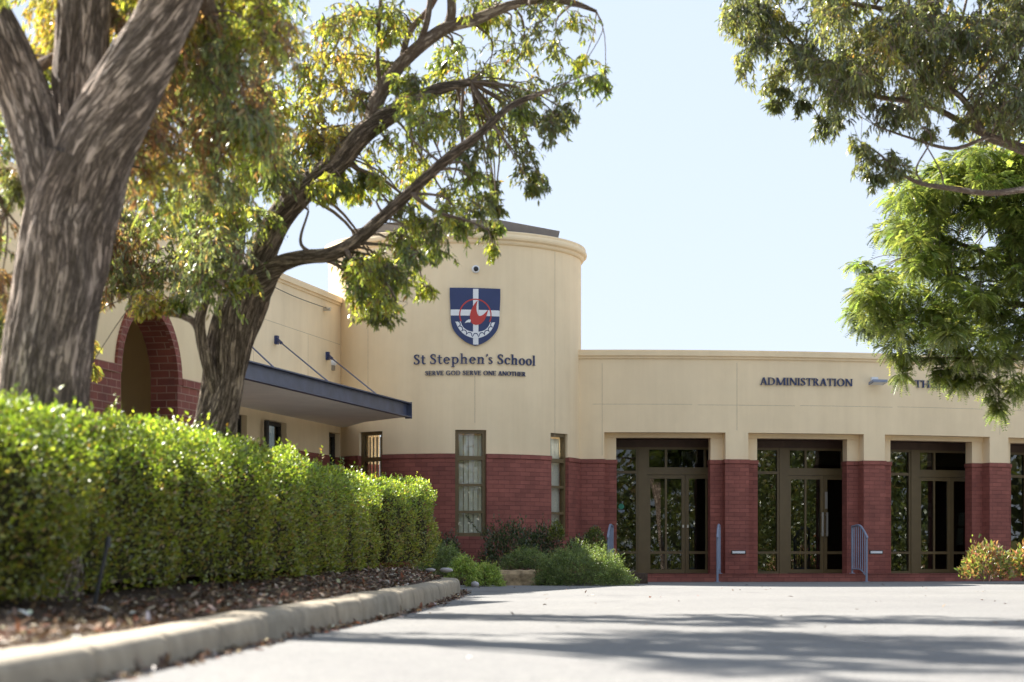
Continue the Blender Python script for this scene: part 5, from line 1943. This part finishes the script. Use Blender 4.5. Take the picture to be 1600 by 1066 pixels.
cl4 = fill([(1395, 300), (1450, 270), (1540, 225), (1600, 232), (1720, 230), (1760, 400), (1740, 600), (1640, 610), (1560, 590), (1500, 555), (1440, 545), (1392, 555), (1378, 500), (1345, 500), (1350, 440), (1380, 390)], 330, D4 - 1.4, D4 + 1.2, 18, 34, lambda x, y: 'fern')
cl4 += fill([(1440, 285), (1530, 232), (1620, 225), (1620, 300), (1440, 320)], 30, D4 - 1.0, D4 + .8, 18, 28, lambda x, y: 'fern')
cl4 += [(1340, 415, D4, 14, 'fern'), (1332, 492, D4, 11, 'fern'), (1345, 512, D4, 12, 'fern'), (1350, 470, D4, 16, 'fern'), (1365, 430, D4, 18, 'fern'), (1372, 515, D4, 13, 'fern'), (1410, 586, D4, 10, 'fern'), (1422, 562, D4, 11, 'fern'), (1460, 560, D4, 11, 'fern'), (1555, 625, D4, 12, 'fern'), (1560, 640, D4, 8, 'fern'), (1585, 612, D4, 14, 'fern'), (1410, 345, D4, 20, 'fern'), (1408, 555, D4, 14, 'fern'), (1495, 575, D4, 12, 'fern'), (1476, 578, D4, 10, 'fern'), (1488, 592, D4 + .1, 10, 'fern'), (1506, 588, D4, 12, 'fern'), (1500, 600, D4, 9, 'fern'), (1524, 590, D4, 14, 'fern'), (1545, 600, D4, 12, 'fern'), (1470, 590, D4, 7, 'fern')]


def fern_crown(t, limbs, clusters, fn, frond, leaflet):
    LP = np.concatenate([np.array(l)[2:] for l in limbs])
    mb = MB()
    PO, AX, NR, CO = [], [], [], []
    for (x, y, d, rp, key) in clusters:
        c = np.array(P(x, y, d))
        R_ = rp * d / FPX
        dist = np.linalg.norm(LP[:, :3] - c, axis=1)
        j = int(np.argmin(dist))
        a = LP[j]
        mid = (a[:3] + c) / 2 + np.array([0, 0, .1 * dist[j]])
        r0 = min(a[3] * .5, .006 + .008 * dist[j])
        tube(mb, [(*a[:3], r0), (*mid, r0 * .65), (*c, .004)], n=5, k=4)
        tint = random.uniform(.8, 1.2)
        for _ in range(fn):
            u = np.array([random.gauss(0, 1), random.gauss(0, 1), random.gauss(.1, .6)])
            u /= np.linalg.norm(u)
            st = c + u * R_ * random.uniform(.1, .75)
            dr = u * .8 + np.array([random.gauss(0, .3), random.gauss(0, .3), -.15])
            dr /= np.linalg.norm(dr)
            ln = frond * random.uniform(.7, 1.25)
            k = 9
            f = np.linspace(.15, 1, k)[:, None]
            ra = st + dr * ln * f + np.array([0, 0, -.45 * ln]) * f ** 2
            tg = dr + np.array([0, 0, -.9]) * f
            tg /= np.linalg.norm(tg, axis=1, keepdims=True)
            nr = np.array([random.gauss(0, .35), random.gauss(0, .35), 1.0])
            sd = np.cross(tg, nr)
            sd /= np.linalg.norm(sd, axis=1, keepdims=True)
            colr = np.repeat(pick(PAL[key], 1), k, 0) * tint
            for sg in (-1, 1):
                PO.append(ra)
                AX.append(sd * sg + tg * .45)
                NR.append(np.tile(nr, (k, 1)))
                CO.append(colr * (1 + rng.normal(0, .08, (k, 1))))
    mb.build('twigs', M['twig'], t)
    PO, AX, NR, CO = [np.concatenate(q) for q in (PO, AX, NR, CO)]
    m = len(PO)
    L = rng.uniform(.8, 1.2, m) * leaflet
    leaf_object('crown', M['leaf'], PO, AX, NR, L, L * .36, CO, t, fold=.05)


fern_crown(t4, L4, cl4, 56, .15, .048)

# ------------------------------------------------------------------ treeline across the road, seen only in the window reflections
nL = 110000
w = rng.random(nL)
PO = np.empty((nL, 3))
back = w < .5
PO[:, 0] = np.where(back, rng.uniform(-34, 34, nL), 0)
PO[:, 1] = np.where(back, rng.uniform(-22, -12, nL), rng.uniform(-16, 34, nL))
PO[:, 0] = np.where(back, PO[:, 0], 21 + np.maximum(0, PO[:, 1]) * .18 + rng.random(nL) * 7)
top = np.array([5.2 + 2.6 * noise.noise((p[0] * .22, p[1] * .22, 1)) for p in PO])
PO[:, 2] = rng.random(nL) ** 1.1 * top
keep = np.array([noise.noise((p[0] * .45, p[1] * .45, p[2] * .6)) > -.34 for p in PO]) | (PO[:, 2] < 1.0)
PO = PO[keep]
patch = np.array([noise.noise((p[0] * .3 + 9, p[1] * .3, p[2] * .5)) for p in PO])
CO = np.where((patch > .1)[:, None], pick(PAL['lime'], len(PO)), pick(PAL['green'], len(PO)))
nB = 26000                              # deeper, darker growth behind
bk = rng.random(nB) < .5
PB = np.empty((nB, 3))
PB[:, 1] = np.where(bk, rng.uniform(-34, -24, nB), rng.uniform(-24, 36, nB))
PB[:, 0] = np.where(bk, rng.uniform(-46, 46, nB), 31 + np.maximum(0, PB[:, 1]) * .18 + rng.random(nB) * 8)
PB[:, 2] = rng.random(nB) * (6.5 + 2.0 * np.sin(PB[:, 0] * .5) * np.cos(PB[:, 1] * .4))
PO, CO = np.concatenate([PO, PB]), np.concatenate([CO * .5, pick(PAL['dark'], nB) * .6])
m = len(PO)
L = np.concatenate([rng.uniform(.13, .26, m - nB), rng.uniform(.5, .9, nB)])
o = leaf_object('treeline', M['leaf'], PO, rand_dirs(m) + np.array([0, 0, -.4]), rand_dirs(m), L, L * .5, CO)
kind(o, 'stuff')
